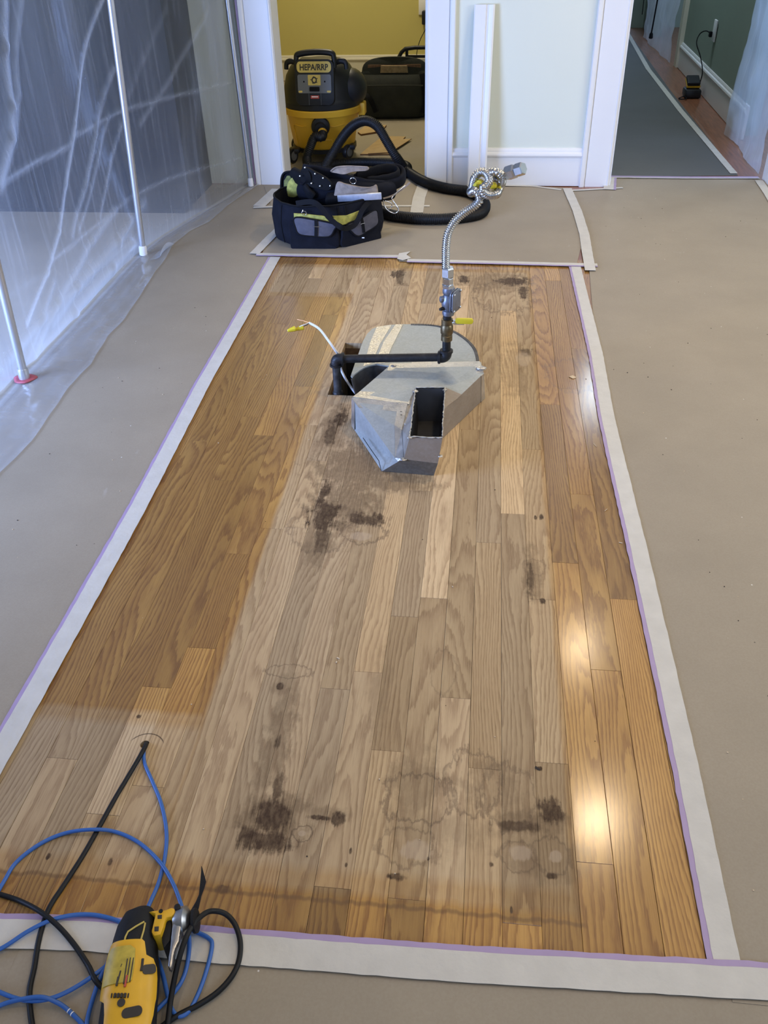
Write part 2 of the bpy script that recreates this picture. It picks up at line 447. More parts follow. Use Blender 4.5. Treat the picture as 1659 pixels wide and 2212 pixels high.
# butt joints read from the photograph: (px, py)
JOINTS = [(1100, 671), (997, 617), (806, 600), (779, 579), (871, 618), (931, 656), (757, 661), (711, 680), (675, 601), (1107, 1110), (1151, 971),
          (1190, 874), (1256, 1068), (1222, 1216), (1250, 753), (1199, 606), (1335, 1294), (1229, 840), (935, 1292), (1054, 1172), (1170, 1295),
          (722, 1488), (985, 1508), (591, 1142), (853, 1040), (905, 1060), (720, 1918), (880, 1943), (1127, 1997), (1048, 1661), (1311, 1448),
          (1290, 1865), (345, 1485), (474, 1037), (505, 1196), (860, 1940), (675, 918), (595, 700), (655, 835), (690, 995), (765, 1450),
          (335, 1700), (640, 1140), (560, 940), (530, 900), (440, 1400), (845, 1330), (810, 1620), (1215, 1650), (230, 1760), (160, 1640)]
PALE = {(-2, 1.6): 1.42}
ncol0 = int(math.floor((BX0 - X0) / PW)); ncol1 = int(math.ceil((BX1 - X0) / PW))
jy = {}
for (px, py) in JOINTS:
    g = G(px, py); k = int(math.floor((g.x - X0) / PW)); jy.setdefault(k, []).append(g.y)
def tint_for(k, y0, y1):
    v = random.uniform(.82, 1.16)
    ym = (y0 + y1) / 2
    for (px, py, val) in [(960, 1150, 1.36), (1100, 760, 1.32), (640, 1120, 1.12), (1127, 2030, 1.25), (720, 1960, .70), (1127, 1960, .78), (1200, 1000, .74),
                          (1270, 1000, .92), (1240, 1350, 1.1), (1330, 1200, .72), (935, 1400, .92), (855, 1200, 1.0), (860, 1100, 1.2), (1110, 1300, .86),
                          (780, 1500, 1.05), (860, 1500, .82), (760, 690, 1.2), (830, 640, 1.15), (675, 590, 1.25), (350, 1300, .78), (430, 1300, 1.06),
                          (480, 1100, 1.12), (530, 1000, .78), (560, 1300, 1.1), (600, 700, .74), (570, 760, .84), (700, 730, .72), (640, 800, .95), (680, 680, 1.05), (530, 800, .8), (610, 900, .95), (560, 860, .82), (900, 1980, .82), (1000, 1980, 1.2), (1350, 1400, 1.12), (1400, 1800, 1.18), (1220, 1980, .84)]:
        g = G(px, py)
        if int(math.floor((g.x - X0) / PW)) == k and y0 <= g.y <= y1: v = val
    w = random.uniform(-.05, .05)
    return (v * (1 + w * .4), v, v * (1 - w), 1)
for k in range(ncol0, ncol1):
    xa, xb = max(BX0, X0 + k * PW), min(BX1, X0 + (k + 1) * PW)
    if xb - xa < .004: continue
    ys = sorted(jy.get(k, [])); ys = [y for i, y in enumerate(ys) if i == 0 or y - ys[i - 1] > .09]
    cuts = [BY0] + [y for y in ys if BY0 + .05 < y < BY1 - .03] + [BY1]
    # fill long runs with joints at random places
    done = False
    while not done:
        done = True
        for i in range(len(cuts) - 1):
            if cuts[i + 1] - cuts[i] > 2.1:
                cuts.insert(i + 1, cuts[i] + (cuts[i + 1] - cuts[i]) * random.uniform(.38, .62)); done = False; break
    for ya, yb in zip(cuts, cuts[1:]):
        segs = [(ya, yb)]
        if xa > HOLE[0] - .01 and xb < HOLE[1] + .01:
            segs = []
            if ya < HOLE[2]: segs.append((ya, min(yb, HOLE[2])))
            if yb > HOLE[3]: segs.append((max(ya, HOLE[3]), yb))
        tc = tint_for(k, ya, yb)
        for (a, b) in segs:
            if b - a < .01: continue
            g_ = random.uniform(.0001, .00034); bv = .0004
            bm = bmesh.new()
            dz = random.uniform(-.0002, .0002)
            add_box(bm, (xa + g_, a + .00015, -.0192), (xb - g_, b - .00015, dz), bevel=0)
            top = [e for e in bm.edges if all(v.co.z > -.005 for v in e.verts)]
            bmesh.ops.bevel(bm, geom=top, offset=bv, segments=1, affect='EDGES')
            o = from_bm('floor_board', bm, MWOOD, FLOOR)
            o.color = tc
            if xa < WIRE.x < xb and a < WIRE.y < b:      # hole drilled for the cables
                cb = bmesh.new(); bmesh.ops.create_cone(cb, cap_ends=True, segments=24, radius1=.0085, radius2=.0085, depth=.08,
                                                       matrix=Matrix.Translation((WIRE.x, WIRE.y, 0)))
                c = from_bm('cutter', cb, MWOOD)
                md = o.modifiers.new('hole', 'BOOLEAN'); md.object = c; md.operation = 'DIFFERENCE'; md.solver = 'EXACT'
                dg = bpy.context.evaluated_depsgraph_get(); me = bpy.data.meshes.new_from_object(o.evaluated_get(dg))
                o.modifiers.clear(); o.data = me; bpy.data.objects.remove(c)
# ------------------------------------------------------------------ room shell
M_white = principled('trim_white', (.80, .80, .79), .38, var=.015, vscale=3)
M_mint = principled('wall_pale_green', (.72, .75, .64), .75, var=.015, vscale=2)
M_sage = principled('wall_sage', (.27, .33, .27), .8, var=.03, vscale=3)
M_yellow = principled('wall_yellow', (.60, .52, .17), .8, var=.03, vscale=2)
M_cream = principled('wall_cream', (.66, .62, .50), .8, var=.03, vscale=2)
M_ceil = principled('ceiling_white', (.80, .79, .76), .9)
M_grey = principled('grey_steel', (.38, .39, .41), .35, 1.0)

WY, WT = 4.462, .125            # face of the far wall and its thickness
DL, DR = -1.030, -0.286         # doorway to the yellow room
HL, HR = 0.600, 1.385           # opening to the hallway
ZC = 2.56
def wall(name, boxes, m):
    bm = bmesh.new()
    for lo, hi in boxes: add_box(bm, lo, hi)
    return struct(from_bm(name, bm, m))
wall('wall_far', [((-1.62, WY, 0), (DL, WY + WT, ZC)), ((DR, WY, 0), (HL, WY + WT, ZC)), ((HR, WY, 0), (3.4, WY + WT, ZC)),
                  ((DL, WY, 2.06), (DR, WY + WT, ZC)), ((HL, WY, 2.06), (HR, WY + WT, ZC))], M_mint)
wall('wall_left', [((-4.2, -2.4, 0), (-4.1, WY, ZC))], M_cream)
wall('wall_kitchen', [((-4.2, WY, 0), (-1.62, WY + WT, ZC))], M_cream)
wall('wall_back', [((-4.2, -2.5, 0), (3.4, -2.4, ZC))], M_mint)
wall('wall_right', [((3.4, -2.5, 0), (3.5, 1.1, ZC)), ((3.4, 3.3, 0), (3.5, 4.6, ZC)), ((3.4, 1.1, 0), (3.5, 3.3, .75)), ((3.4, 1.1, 2.25), (3.5, 3.3, ZC))], M_mint)
# window of the right wall (source of the daylight)
wf = bmesh.new()
for lo, hi in (((3.38, 1.05, .70), (3.5, 3.35, .76)), ((3.38, 1.05, 2.24), (3.5, 3.35, 2.31)), ((3.38, 1.05, .76), (3.5, 1.12, 2.24)),
               ((3.38, 3.28, .76), (3.5, 3.35, 2.24)), ((3.40, 2.17, .76), (3.48, 2.23, 2.24))): add_box(wf, lo, hi)
struct(from_bm('window_1', wf, M_white))
cb = bmesh.new(); add_box(cb, (-4.2, -2.5, ZC), (3.5, 10.3, ZC + .06)); CEIL = struct(from_bm('ceiling', cb, M_ceil))
for (x, y) in LAMPS:
    vs, fs = lathe_geo([(.067, ZC - .004), (.085, ZC - .004), (.085, ZC), (.067, ZC)], 28, Matrix.Translation((x, y, 0)))
    mesh('lamp_trim', vs, fs, M_white, CEIL)

# yellow room beyond the doorway
wall('wall_yellow_room', [((-2.6, 7.30, .172), (.32, 7.40, ZC)), ((-2.7, WY + WT, 0), (-2.6, 7.4, ZC))], M_yellow)
wall('wall_hall_left', [((.32, WY + WT, 0), (HL - .02, 10.2, ZC))], M_sage)
# hallway right wall with its baseboard, far wall and the doorway seen at its end
HW = [(1.402, 4.60), (1.440, 5.647), (1.474, 7.769)]
def slabwall(name, a, b, z0, z1, th, m, st=True):
    a, b = Vector((*a, 0)), Vector((*b, 0)); d = (b - a).normalized(); n = Vector((d.y, -d.x, 0)) * th
    P = [a, b, b + n, a + n]; vs = [(p.x, p.y, z) for z in (z0, z1) for p in P]
    fs = [(0, 1, 2, 3)[::-1], (4, 5, 6, 7)] + [(i, (i + 1) % 4, 4 + (i + 1) % 4, 4 + i) for i in range(4)]
    o = mesh(name, vs, fs, m); return struct(o) if st else o
slabwall('wall_hall_right', (HW[1][0] + .017, 5.50), (HW[2][0] + .02, HW[2][1]), 0, ZC, .1, M_sage)
slabwall('wall_hall_right_top', (HW[0][0] + .02, HW[0][1]), (HW[1][0] + .017, 5.50), 2.1, ZC, .1, M_sage)
slabwall('wall_hall_right_far', (1.50, 9.45), (1.51, 10.1), 0, ZC, .1, M_sage)
wall('wall_hall_end', [((.5, 10.06, 0), (1.27, 10.2, ZC)), ((1.385, 10.06, 0), (3.0, 10.2, ZC)), ((1.27, 10.06, 2.05), (1.385, 10.2, ZC))], M_sage)

def board_profile(name, prof, a, b, m, parent=None):
    """extrude a profile (offset from the wall, height) along a->b; wall is to the left of the direction"""
    a, b = Vector((*a, 0)), Vector((*b, 0)); d = (b - a).normalized(); n = Vector((d.y, -d.x, 0))
    k = len(prof); vs = []
    for p in (a, b):
        for (o_, z) in prof: vs.append(p + n * o_ + Vector((0, 0, z)))
    fs = [(i, (i + 1) % k, k + (i + 1) % k, k + i) for i in range(k)] + [tuple(range(k))[::-1], tuple(range(k, 2 * k))]
    o = mesh(name, vs, fs, m, parent)
    bm = bmesh.new(); bm.from_mesh(o.data); bmesh.ops.recalc_face_normals(bm, faces=bm.faces[:]); bm.to_mesh(o.data); bm.free()
    return o
BB = [(0, .003), (.016, .003), (.016, .135), (.020, .138), (.024, .147), (.021, .156), (.013, .161), (.012, .168), (.008, .176), (0, .178)]
struct(board_profile('baseboard_far', BB, (DR + .12, WY), (HL - .13, WY), M_white))
struct(board_profile('baseboard_yellow_room', BB, (-2.6, 7.30), (.32, 7.30), M_cream))
wall('wall_yellow_room_foot', [((-2.6, 7.30, 0), (.32, 7.40, .172))], M_cream)
bh = board_profile('baseboard_hall', BB, (HW[2][0] + .02, HW[2][1]), (HW[1][0] + .02, HW[1][1] - .25), M_white); struct(bh)
# flip check is done by eye: offsets point into the hall

def casing(name, x0, x1, y, z1, flip=False, z0=0.0):
    """door casing standing against the wall: flat board, bead and back band"""
    w = x1 - x0
    prof = [(0, 0), (0, .018), (.006, .021), (.010, .018), (w - .030, .018), (w - .027, .013), (w - .024, .022), (w - .018, .025), (w - .004, .027), (w, .022), (w, 0)]
    if not flip: pts = [(x0 + a, y - b) for a, b in prof]
    else: pts = [(x1 - a, y - b) for a, b in prof]
    vs, fs = prism_geo(pts, z0, z1); o = mesh(name, vs, fs, M_white)
    bm = bmesh.new(); bm.from_mesh(o.data); bmesh.ops.recalc_face_normals(bm, faces=bm.faces[:]); bm.to_mesh(o.data); bm.free()
    return struct(o)
casing('trim_1', -1.168, DL + .012, WY, 2.06, flip=True)
casing('trim_2', DR - .010, DR + .122, WY, 2.06)
casing('trim_3', HL - .138, HL + .004, WY, 2.06, flip=True)
casing('trim_4', HR + .01, HR + .14, WY, 2.06)
def jamb(name, x0, x1):
    return struct(box(name, (x0, WY - .012, 0), (x1, WY + WT + .012, 2.07), M_white))
jamb('trim_5', DL - .002, DL + .016); jamb('trim_6', DR - .016, DR + .002)
jamb('trim_7', HL - .002, HL + .014); jamb('trim_8', HR - .012, HR + .006)
box('trim_9', (DL - .14, WY - .025, 2.06), (DR + .14, WY, 2.18), M_white)['kind'] = 'structure'
box('trim_10', (HL - .14, WY - .025, 2.06), (HR + .14, WY, 2.18), M_white)['kind'] = 'structure'
# casing of the door half way down the hall
box('trim_11', (1.462, 7.77, 0), (1.50, 7.86, 2.06), M_cream)['kind'] = 'structure'

# length of casing leaning on the wall
def leaning_board():
    w = .092
    prof = [(0, 0), (0, .016), (.005, .019), (.052, .019), (.055, .012), (.062, .012), (.066, .017), (.072, .019), (w - .008, .022), (w, .016), (w, 0)]
    vs, fs = prism_geo([(a, -b) for a, b in prof], 0, .79)
    b0 = Vector((-.088, 4.365, .001)); b1 = Vector((-.082, 4.452, .786))
    zax = (b1 - b0).normalized(); xax = Vector((1, 0, 0)); yax = zax.cross(xax).normalized(); xax = yax.cross(zax)
    mt = Matrix((xax, yax, zax)).transposed().to_4x4(); mt.translation = b0
    o = mesh('trim_board', [mt @ Vector(v) for v in vs], fs, M_white)
    bm = bmesh.new(); bm.from_mesh(o.data); bmesh.ops.recalc_face_normals(bm, faces=bm.faces[:]); bm.to_mesh(o.data); bm.free()
    tag(o, 'short length of white moulded casing leaning upright on the pale wall', 'board')
leaning_board()

# ------------------------------------------------------------------ floor paper
def paper_material(name, col, dust=1.0):
    m = bpy.data.materials.new(name); m.use_nodes = True; t = NT(m); b = t.N['Principled BSDF']
    pos = t.N.new('ShaderNodeNewGeometry').outputs['Position']
    n = t.noise(pos, 3.2, 5, .6); f = t.noise(pos, 260, 2)
    c = t.mix(t.rng(n, .3, .7), tuple(x * .93 for x in col) + (1,), tuple(x * 1.07 for x in col) + (1,))
    c = t.mix(t.rng(f, .35, .65, 0, .10), c, (.16, .10, .06, 1))
    sc = t.noise(t.vec('MULTIPLY', pos, (7, 4, 1)), 1.0, 6, .72, .4)
    c = t.mix(t.math('MULTIPLY', t.rng(sc, .66, .80), .35 * dust), c, (.62, .58, .54, 1))
    def specks(scale, r, col, seed, amt):
        v = t.N.new('ShaderNodeTexVoronoi'); t.put(v.inputs['Vector'], t.vec('ADD', pos, (seed, seed * 1.7, 0))); v.inputs['Scale'].default_value = scale
        keep = t.math('GREATER_THAN', t.xyz(v.outputs['Color'])[0], amt)
        return t.math('MULTIPLY', t.rng(v.outputs['Distance'], r * .6, r, 1, 0), keep), col
    for a in (specks(24, .050, (.80, .78, .74, 1), 3.1, .72), specks(17, .036, (.05, .04, .035, 1), 8.3, .78)):
        c = t.mix(t.math('MULTIPLY', a[0], .8 * dust), c, a[1])
    t.L.new(c, b.inputs['Base Color']); b.inputs['Roughness'].default_value = .62; b.inputs['Specular IOR Level'].default_value = .35
    h = t.math('ADD', t.math('MULTIPLY', t.noise(pos, 5.0, 2), 1.0), t.math('MULTIPLY', f, .05))
    bp = t.N.new('ShaderNodeBump'); bp.inputs['Strength'].default_value = .25; bp.inputs['Distance'].default_value = .006
    t.L.new(h, bp.inputs['Height']); t.L.new(bp.outputs[0], b.inputs['Normal'])
    return m
M_paper = paper_material('builder_paper', (.33, .283, .208))
M_paper_y = M_paper
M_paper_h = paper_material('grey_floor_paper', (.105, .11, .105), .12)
def sheet(name, poly, z, m, label, cat='floor paper', group=None, th=.0007):
    vs, fs = prism_geo([(p.x, p.y) if isinstance(p, Vector) else p for p in poly], z, z + th)
    o = mesh(name, vs, fs, m); bm = bmesh.new(); bm.from_mesh(o.data); bmesh.ops.recalc_face_normals(bm, faces=bm.faces[:])
    bmesh.ops.triangulate(bm, faces=[f for f in bm.faces if len(f.verts) > 4]); bm.to_mesh(o.data); bm.free()
    return tag(o, label, cat, group)
sheet('floor_paper', [(-3.3, -1.2), (-.60, -1.2), (-.60, .585), (-.832, .60), (-.832, 3.40), (-.93, 3.44), (-.62, 3.98), (-.62, 4.44), (-3.3, 4.44)], .0004, M_paper, 'long brown paper sheet left of the bare oak strip, half under the plastic')
sheet('floor_paper', [(-.62, -1.2), (3.3, -1.2), (3.3, .612), (-.62, .597)], .0012, M_paper, 'brown paper sheet across the near end of the bare oak strip')
sheet('floor_paper', [(.383, .585), (3.3, .585), (3.3, 4.40), (1.395, 4.42), (1.36, 4.60), (.655, 4.60), (.64, 4.40), (.40, 4.38), (.42, 3.32), (.37, 2.4), (.395, 1.4)], .0020, M_paper, 'wide brown paper sheet right of the bare oak strip, reaching the hallway opening')
sheet('floor_paper', [G(565, 553), G(860, 553), G(862, 566), G(1245, 575), G(1272, 470), G(1232, 408), (.33, 4.425), (-.15, 4.425), (-.28, 4.44), (-.29, 4.56), (-1.0, 4.56), (-1.02, 4.43), (-1.12, 4.41), (-.95, 3.9)], .0028, M_paper, 'buckled brown paper sheet under the navy tool bag and the looped hose')
sheet('floor_paper', [(-2.5, 4.6), (.30, 4.6), (.30, 7.27), (-2.5, 7.27)], .0006, M_paper_y, 'brown paper sheet on the floor of the yellow room')
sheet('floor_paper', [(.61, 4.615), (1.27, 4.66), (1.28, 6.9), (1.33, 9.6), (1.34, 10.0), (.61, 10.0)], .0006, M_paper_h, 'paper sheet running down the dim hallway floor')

# ------------------------------------------------------------------ tape strips
M_tape = principled('tape_white', (.58, .56, .50), .6, var=.06, vscale=25, bump=.25, bscale=90)
M_purple = principled('tape_purple', (.38, .29, .46), .5, var=.05, vscale=30)
def strip(path, w0, w1, z, m, name, parent=None, th=.00045, jag=.0006, step=.02):
    """ribbon along path; w0/w1 distances of the two edges to the left and right of the direction"""
    P = resample([Vector((p[0], p[1], 0)) for p in path], step)
    P.append(Vector((path[-1][0], path[-1][1], 0)))
    L_, R_ = [], []
    for i, p in enumerate(P):
        d = (P[min(i + 1, len(P) - 1)] - P[max(i - 1, 0)]);
        d = d.normalized(); n = Vector((-d.y, d.x, 0))
        L_.append(p + n * (w0 + random.uniform(-jag, jag))); R_.append(p - n * (w1 + random.uniform(-jag, jag)))
    n = len(P); vs = [(q.x, q.y, z) for q in L_] + [(q.x, q.y, z) for q in R_]; vs += [(v[0], v[1], z + th) for v in vs]
    fs = []
    for i in range(n - 1):
        fs += [(2 * n + i, 3 * n + i, 3 * n + i + 1, 2 * n + i + 1), (i, 2 * n + i, 2 * n + i + 1, i + 1), (n + i, n + i + 1, 3 * n + i + 1, 3 * n + i)]
    fs += [(0, n, 3 * n, 2 * n), (n - 1, 3 * n - 1, 4 * n - 1, 2 * n - 1)]
    return mesh(name, vs, fs, m, parent)
def taped_edge(path, wl, wr, purple_side, wp, z, label, group='white tape strips on the floor paper'):
    """white strip over a wider lavender strip that shows along one side"""
    r = strip(path, wl, wr, z + .0005, M_tape, 'tape_strip')
    if purple_side == 'L': strip(path, wl + wp, -wl + .001, z, M_purple, 'lavender_edge', r, jag=.0009)
    elif purple_side == 'R': strip(path, -wr + .001, wr + wp, z, M_purple, 'lavender_edge', r, jag=.0009)
    return tag(r, label, 'tape', group)
def mid(*pts): return [G(*p) for p in pts]
# left strip (white 38 mm, lavender towards the oak), measured along the white centre line
taped_edge(mid((595, 557), (520, 690), (440, 830), (299, 1100), (165, 1340), (50, 1545), (-60, 1740)), .021, .021, 'R', .008, .0030,
           'straight white tape along the left edge of the bare oak strip', None)
taped_edge(mid((1244, 578), (1290, 770), (1312, 900), (1340, 1020), (1378, 1180), (1430, 1410), (1485, 1660), (1572, 2096)), .0185, .0185, 'R', .009, .0035,
           'gently bowed white tape along the right edge of the bare oak strip', None)
strip_b = taped_edge(mid((-60, 2018), (200, 2026), (480, 2052), (1000, 2092), (1659, 2130), (1760, 2136), (2300, 2168), (3600, 2246)), .0215, .0215, 'L', .009, .0045,
           'long white tape across the near end of the bare oak strip', None)
taped_edge(mid((555, 551), (640, 553), (730, 555), (868, 556)), .011, .011, 'R', .008, .0050, 'short white tape below the navy tool bag, left of the torn joint', None)
taped_edge(mid((880, 565), (1060, 569), (1200, 573), (1290, 575)), .012, .012, 'R', .010, .0058, 'white tape along the far end of the oak strip behind the flexible tube', None)
taped_edge(mid((1225, 410), (1247, 460), (1262, 510), (1268, 550), (1275, 588)), .021, .021, None, 0, .0070, 'curved white tape running from the pale wall towards the oak strip', None)
taped_edge(mid((550, 551), (580, 520), (612, 489)), .021, .021, None, 0, .0058, 'short diagonal white tape beside the left end of the navy tool bag', None)
taped_edge(mid((560, 447), (600, 410)), .030, .030, None, 0, .0040, 'wide white tape patch at the foot of the left door casing', None)
taped_edge(mid((548, 450), (640, 447), (700, 447), (928, 447)), .012, .012, None, 0, .0046, 'white tape running behind the navy tool bag', None)
taped_edge(mid((915, 402), (905, 430), (900, 462)), .030, .030, None, 0, .0055, 'short wide white tape inside the loop of black hose', None)
taped_edge(mid((1048, 402), (1150, 404), (1212, 412)), .010, .010, None, 0, .0046, 'thin white tape along the foot of the pale wall', None)
taped_edge(mid((1232, 414), (1345, 408)), .010, .010, None, 0, .0052, 'thin white tape below the hallway door casing', None)
taped_edge(mid((1316, 386), (1314, 412)), .024, .024, 'L', .012, .0058, 'short square of white tape at the hallway casing', None)
taped_edge(mid((1312, 386), (1480, 388), (1640, 388)), .006, .006, 'L', .026, .0064, 'lavender and white tape across the hallway threshold', None)
taped_edge(mid((1640, 392), (1659, 420), (1720, 520), (2100, 1250)), .016, .022, None, 0, .0052, 'white tape at the right frame edge by the hallway corner', None)
taped_edge(mid((1585, 376), (1470, 240), (1400, 150), (1350, 62)), .018, .018, None, 0, .0030, 'long white tape along the paper in the hallway', None)
# torn end of tape where two strips meet
torn = [G(862, 551), G(886, 547), G(878, 554), G(888, 561), G(870, 566), G(858, 563)]
o = sheet('tape_strip', torn, .0072, M_tape, 'torn ragged end of white tape at the joint by the bag', 'tape')
# ------------------------------------------------------------------ sheet metal duct boot
def galv_material(name, base, rough, spangle=.12, metal=.40):
    m = bpy.data.materials.new(name); m.use_nodes = True; t = NT(m); b = t.N['Principled BSDF']
    pos = t.N.new('ShaderNodeNewGeometry').outputs['Position']
    v = t.N.new('ShaderNodeTexVoronoi'); t.put(v.inputs['Vector'], pos); v.inputs['Scale'].default_value = 180
    n = t.noise(pos, 14, 5, .65); n2 = t.noise(pos, 45, 4, .7)
    c = t.mix(t.rng(n, .3, .7), tuple(x * .88 for x in base) + (1,), tuple(min(1, x * 1.1) for x in base) + (1,))
    c = t.mix(t.math('MULTIPLY', t.xyz(v.outputs['Color'])[0], spangle), c, (.75, .78, .78, 1))
    c = t.mix(t.math('MULTIPLY', t.rng(n2, .60, .74), .45), c, (.34, .29, .21, 1))
    t.L.new(c, b.inputs['Base Color']); b.inputs['Metallic'].default_value = metal
    t.L.new(t.rng(n, .2, .8, rough - .08, rough + .1), b.inputs['Roughness'])
    bp = t.N.new('ShaderNodeBump'); bp.inputs['Strength'].default_value = .2; bp.inputs['Distance'].default_value = .003
    t.L.new(t.noise(pos, 30, 3), bp.inputs['Height']); t.L.new(bp.outputs[0], b.inputs['Normal'])
    return m
def foil_material():
    m = bpy.data.materials.new('foil_tape'); m.use_nodes = True; t = NT(m); b = t.N['Principled BSDF']
    pos = t.N.new('ShaderNodeNewGeometry').outputs['Position']
    n = t.noise(pos, 25, 5, .65)
    t.L.new(t.mix(t.rng(n, .3, .7), (.44, .42, .38, 1), (.62, .60, .55, 1)), b.inputs['Base Color'])
    b.inputs['Metallic'].default_value = .8; t.L.new(t.rng(n, .3, .7, .28, .46), b.inputs['Roughness'])
    bp = t.N.new('ShaderNodeBump'); bp.inputs['Strength'].default_value = .32; bp.inputs['Distance'].default_value = .004
    t.L.new(t.noise(pos, 120, 4, .65, .6), bp.inputs['Height']); t.L.new(bp.outputs[0], b.inputs['Normal'])
    return m
M_galv = galv_material('galvanised_sheet', (.35, .375, .36), .50)
M_foil = foil_material()
M_tapebrown = galv_material('weathered_foil_face', (.30, .245, .185), .55, .05, .3)
M_shadefront = galv_material('shaded_sheet', (.15, .135, .11), .6, .05, .3)  # darker sheet colour; shade on the lower front strip is put into it
M_ductdark = principled('duct_inside', (.028, .028, .030), .55, .4, var=.3, vscale=30)  # near-black tone put in for the shade inside the mouth
M_elbow = principled('dark_duct_sheet', (.10, .095, .09), .5, .6, var=.4, vscale=40)  # dark tone stands for the shade in the cut-away throat

def duct():
    z = .086
    A, A0 = G(760, 860, .088), G(760, 920, .001)
    B, C1, C2 = G(846, 786, z), G(1039, 782, z), G(1045, 806, z)
    Bm = G(800, 822, z)
    D1, D2 = G(995, 854, z), G(958, 885, z)
    C20, D20 = G(1047, 860, .001), G(957, 946, .001)
    F0, F2 = G(825, 1018, .001), G(937, 1027, .001)
    F1 = GY(859, 998, 1.836)
    F3 = GY(872, 992, 1.828); M2 = GY(946, 1001, 1.824)
    O1, O2, O3, O4 = GY(885, 945, 1.836), GY(955, 947, 1.832), G(961, 838, .094), G(898, 838, .094)
    R = G(880, 872, .090)
    R2 = G(868, 930, .070)
    root = thing('duct_boot', 'taped sheet metal duct boot with an open black rectangular mouth, standing on the oak strips', 'duct')
    # body
    P = dict(A=A, A0=A0, B=B, C1=C1, C2=C2, D1=D1, D2=D2, C20=C20, D20=D20, F0=F0, F2=F2, F1=F1, F3=F3, O1=O1, O2=O2, O3=O3, O4=O4, R=R, R2=R2, M2=M2)
    B0 = Vector((B.x, B.y, .001)); C10 = Vector((C1.x, C1.y, .001)); P['B0'] = B0; P['C10'] = C10
    nm = list(P); ix = {k: i for i, k in enumerate(nm)}
    faces = [('A', 'R', 'O4', 'B'), ('B', 'O4', 'O3', 'C1'), ('C1', 'O3', 'D1', 'C2'), ('O3', 'D2', 'D1'), ('A', 'F1', 'R2', 'R'), ('F1', 'F3', 'R2'),
             ('A', 'A0', 'F1'), ('A0', 'F0', 'F1'), ('C2', 'D1', 'D20', 'C20'), ('D1', 'D2', 'D20'), ('C1', 'C2', 'C20', 'C10'), ('B', 'C1', 'C10', 'B0'), ('A', 'B', 'B0', 'A0'),
             ('D2', 'O2', 'M2', 'F2', 'D20'), ('D2', 'O3', 'O2'), ('R', 'R2', 'O4'), ('R2', 'O1', 'O4'), ('R2', 'F3', 'O1'), ('F0', 'F2', 'F1'), ('F1', 'F2', 'M2', 'F3'), ('F3', 'M2', 'O2', 'O1')]
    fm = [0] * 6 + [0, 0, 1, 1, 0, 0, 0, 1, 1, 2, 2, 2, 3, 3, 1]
    body = mesh('duct_body', [P[k] for k in nm], [tuple(ix[v] for v in f) for f in faces], [M_galv, M_tapebrown, M_foil, M_shadefront], root, fm)
    bm = bmesh.new(); bm.from_mesh(body.data); bmesh.ops.recalc_face_normals(bm, faces=bm.faces[:])
    bmesh.ops.triangulate(bm, faces=[f for f in bm.faces if len(f.verts) > 3]); bm.to_mesh(body.data); bm.free()
    # inside of the mouth
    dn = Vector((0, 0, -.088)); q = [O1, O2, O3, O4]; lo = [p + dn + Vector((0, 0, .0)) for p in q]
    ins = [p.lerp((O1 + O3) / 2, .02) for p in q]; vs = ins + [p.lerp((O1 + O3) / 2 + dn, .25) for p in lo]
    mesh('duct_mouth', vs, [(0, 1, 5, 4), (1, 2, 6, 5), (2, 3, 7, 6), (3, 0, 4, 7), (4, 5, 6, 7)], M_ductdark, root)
    # folded lip around the mouth
    for a, b in ((O4, O3), (O3, O2), (O2, O1), (O1, O4)):
        pts = resample([a, b], .008); pts = [p + Vector((random.uniform(-.0012, .0012), random.uniform(-.0012, .0012), .001 + random.uniform(0, .0022))) for p in pts]
        tube('mouth_lip', pts, lambda i, n: .0016 + .0008 * math.sin(i * 2.3), M_foil, root, 6)
    # foil tape strips laid on the body
    def patch(name, poly, m, up=Vector((0, 0, .0014))):
        p = [v + up for v in poly]; c = sum(p, Vector()) / len(p); n = len(p)
        vs = p + [v - up * .9 for v in p]; fs = [tuple(range(n)), tuple(range(n, 2 * n))[::-1]] + [(i, (i + 1) % n, n + (i + 1) % n, n + i) for i in range(n)]
        o = mesh(name, vs, fs, m, root); bm = bmesh.new(); bm.from_mesh(o.data); bmesh.ops.recalc_face_normals(bm, faces=bm.faces[:])
        bmesh.ops.triangulate(bm, faces=bm.faces[:]); bm.to_mesh(o.data); bm.free(); return o
    zt = .088
    patch('foil_strip', [G(843, 786, z), G(1036, 781, z), G(1045, 806, z), G(1000, 808, z), G(836, 801, z)], M_foil)
    patch('foil_strip', [G(762, 858, zt), G(778, 846, zt), G(886, 852, zt + .001), G(884, 874, zt + .001)], M_foil)
    nrm = (F1 - A).cross(R - A).normalized(); nrm = nrm if nrm.z > 0 else -nrm
    patch('foil_strip', [A, R, R.lerp(R2, .35), A.lerp(F1, .16)], M_foil, nrm * .0012)
    patch('foil_strip', [R.lerp(A, .16), R, R2, F3, F1, F1.lerp(A, .05), R2.lerp(A, .14)], M_foil, nrm * .0022)
    patch('foil_strip', [G(962, 838, .0945), G(997, 853, z), G(985, 864, z), G(958, 884, z)], M_tapebrown)
    sd = (A0 - A).cross(F1 - A).normalized(); sd = sd if sd.x < 0 else -sd
    patch('foil_strip', [A, A0, A0.lerp(F0, .10), A.lerp(F1, .07)], M_foil, sd * .0012)
    rs = Vector((.7, -.7, 0)) * .0016
    patch('foil_strip', [C2, C2.lerp(D1, .12), C20.lerp(D20, .10), C20], M_foil, rs)
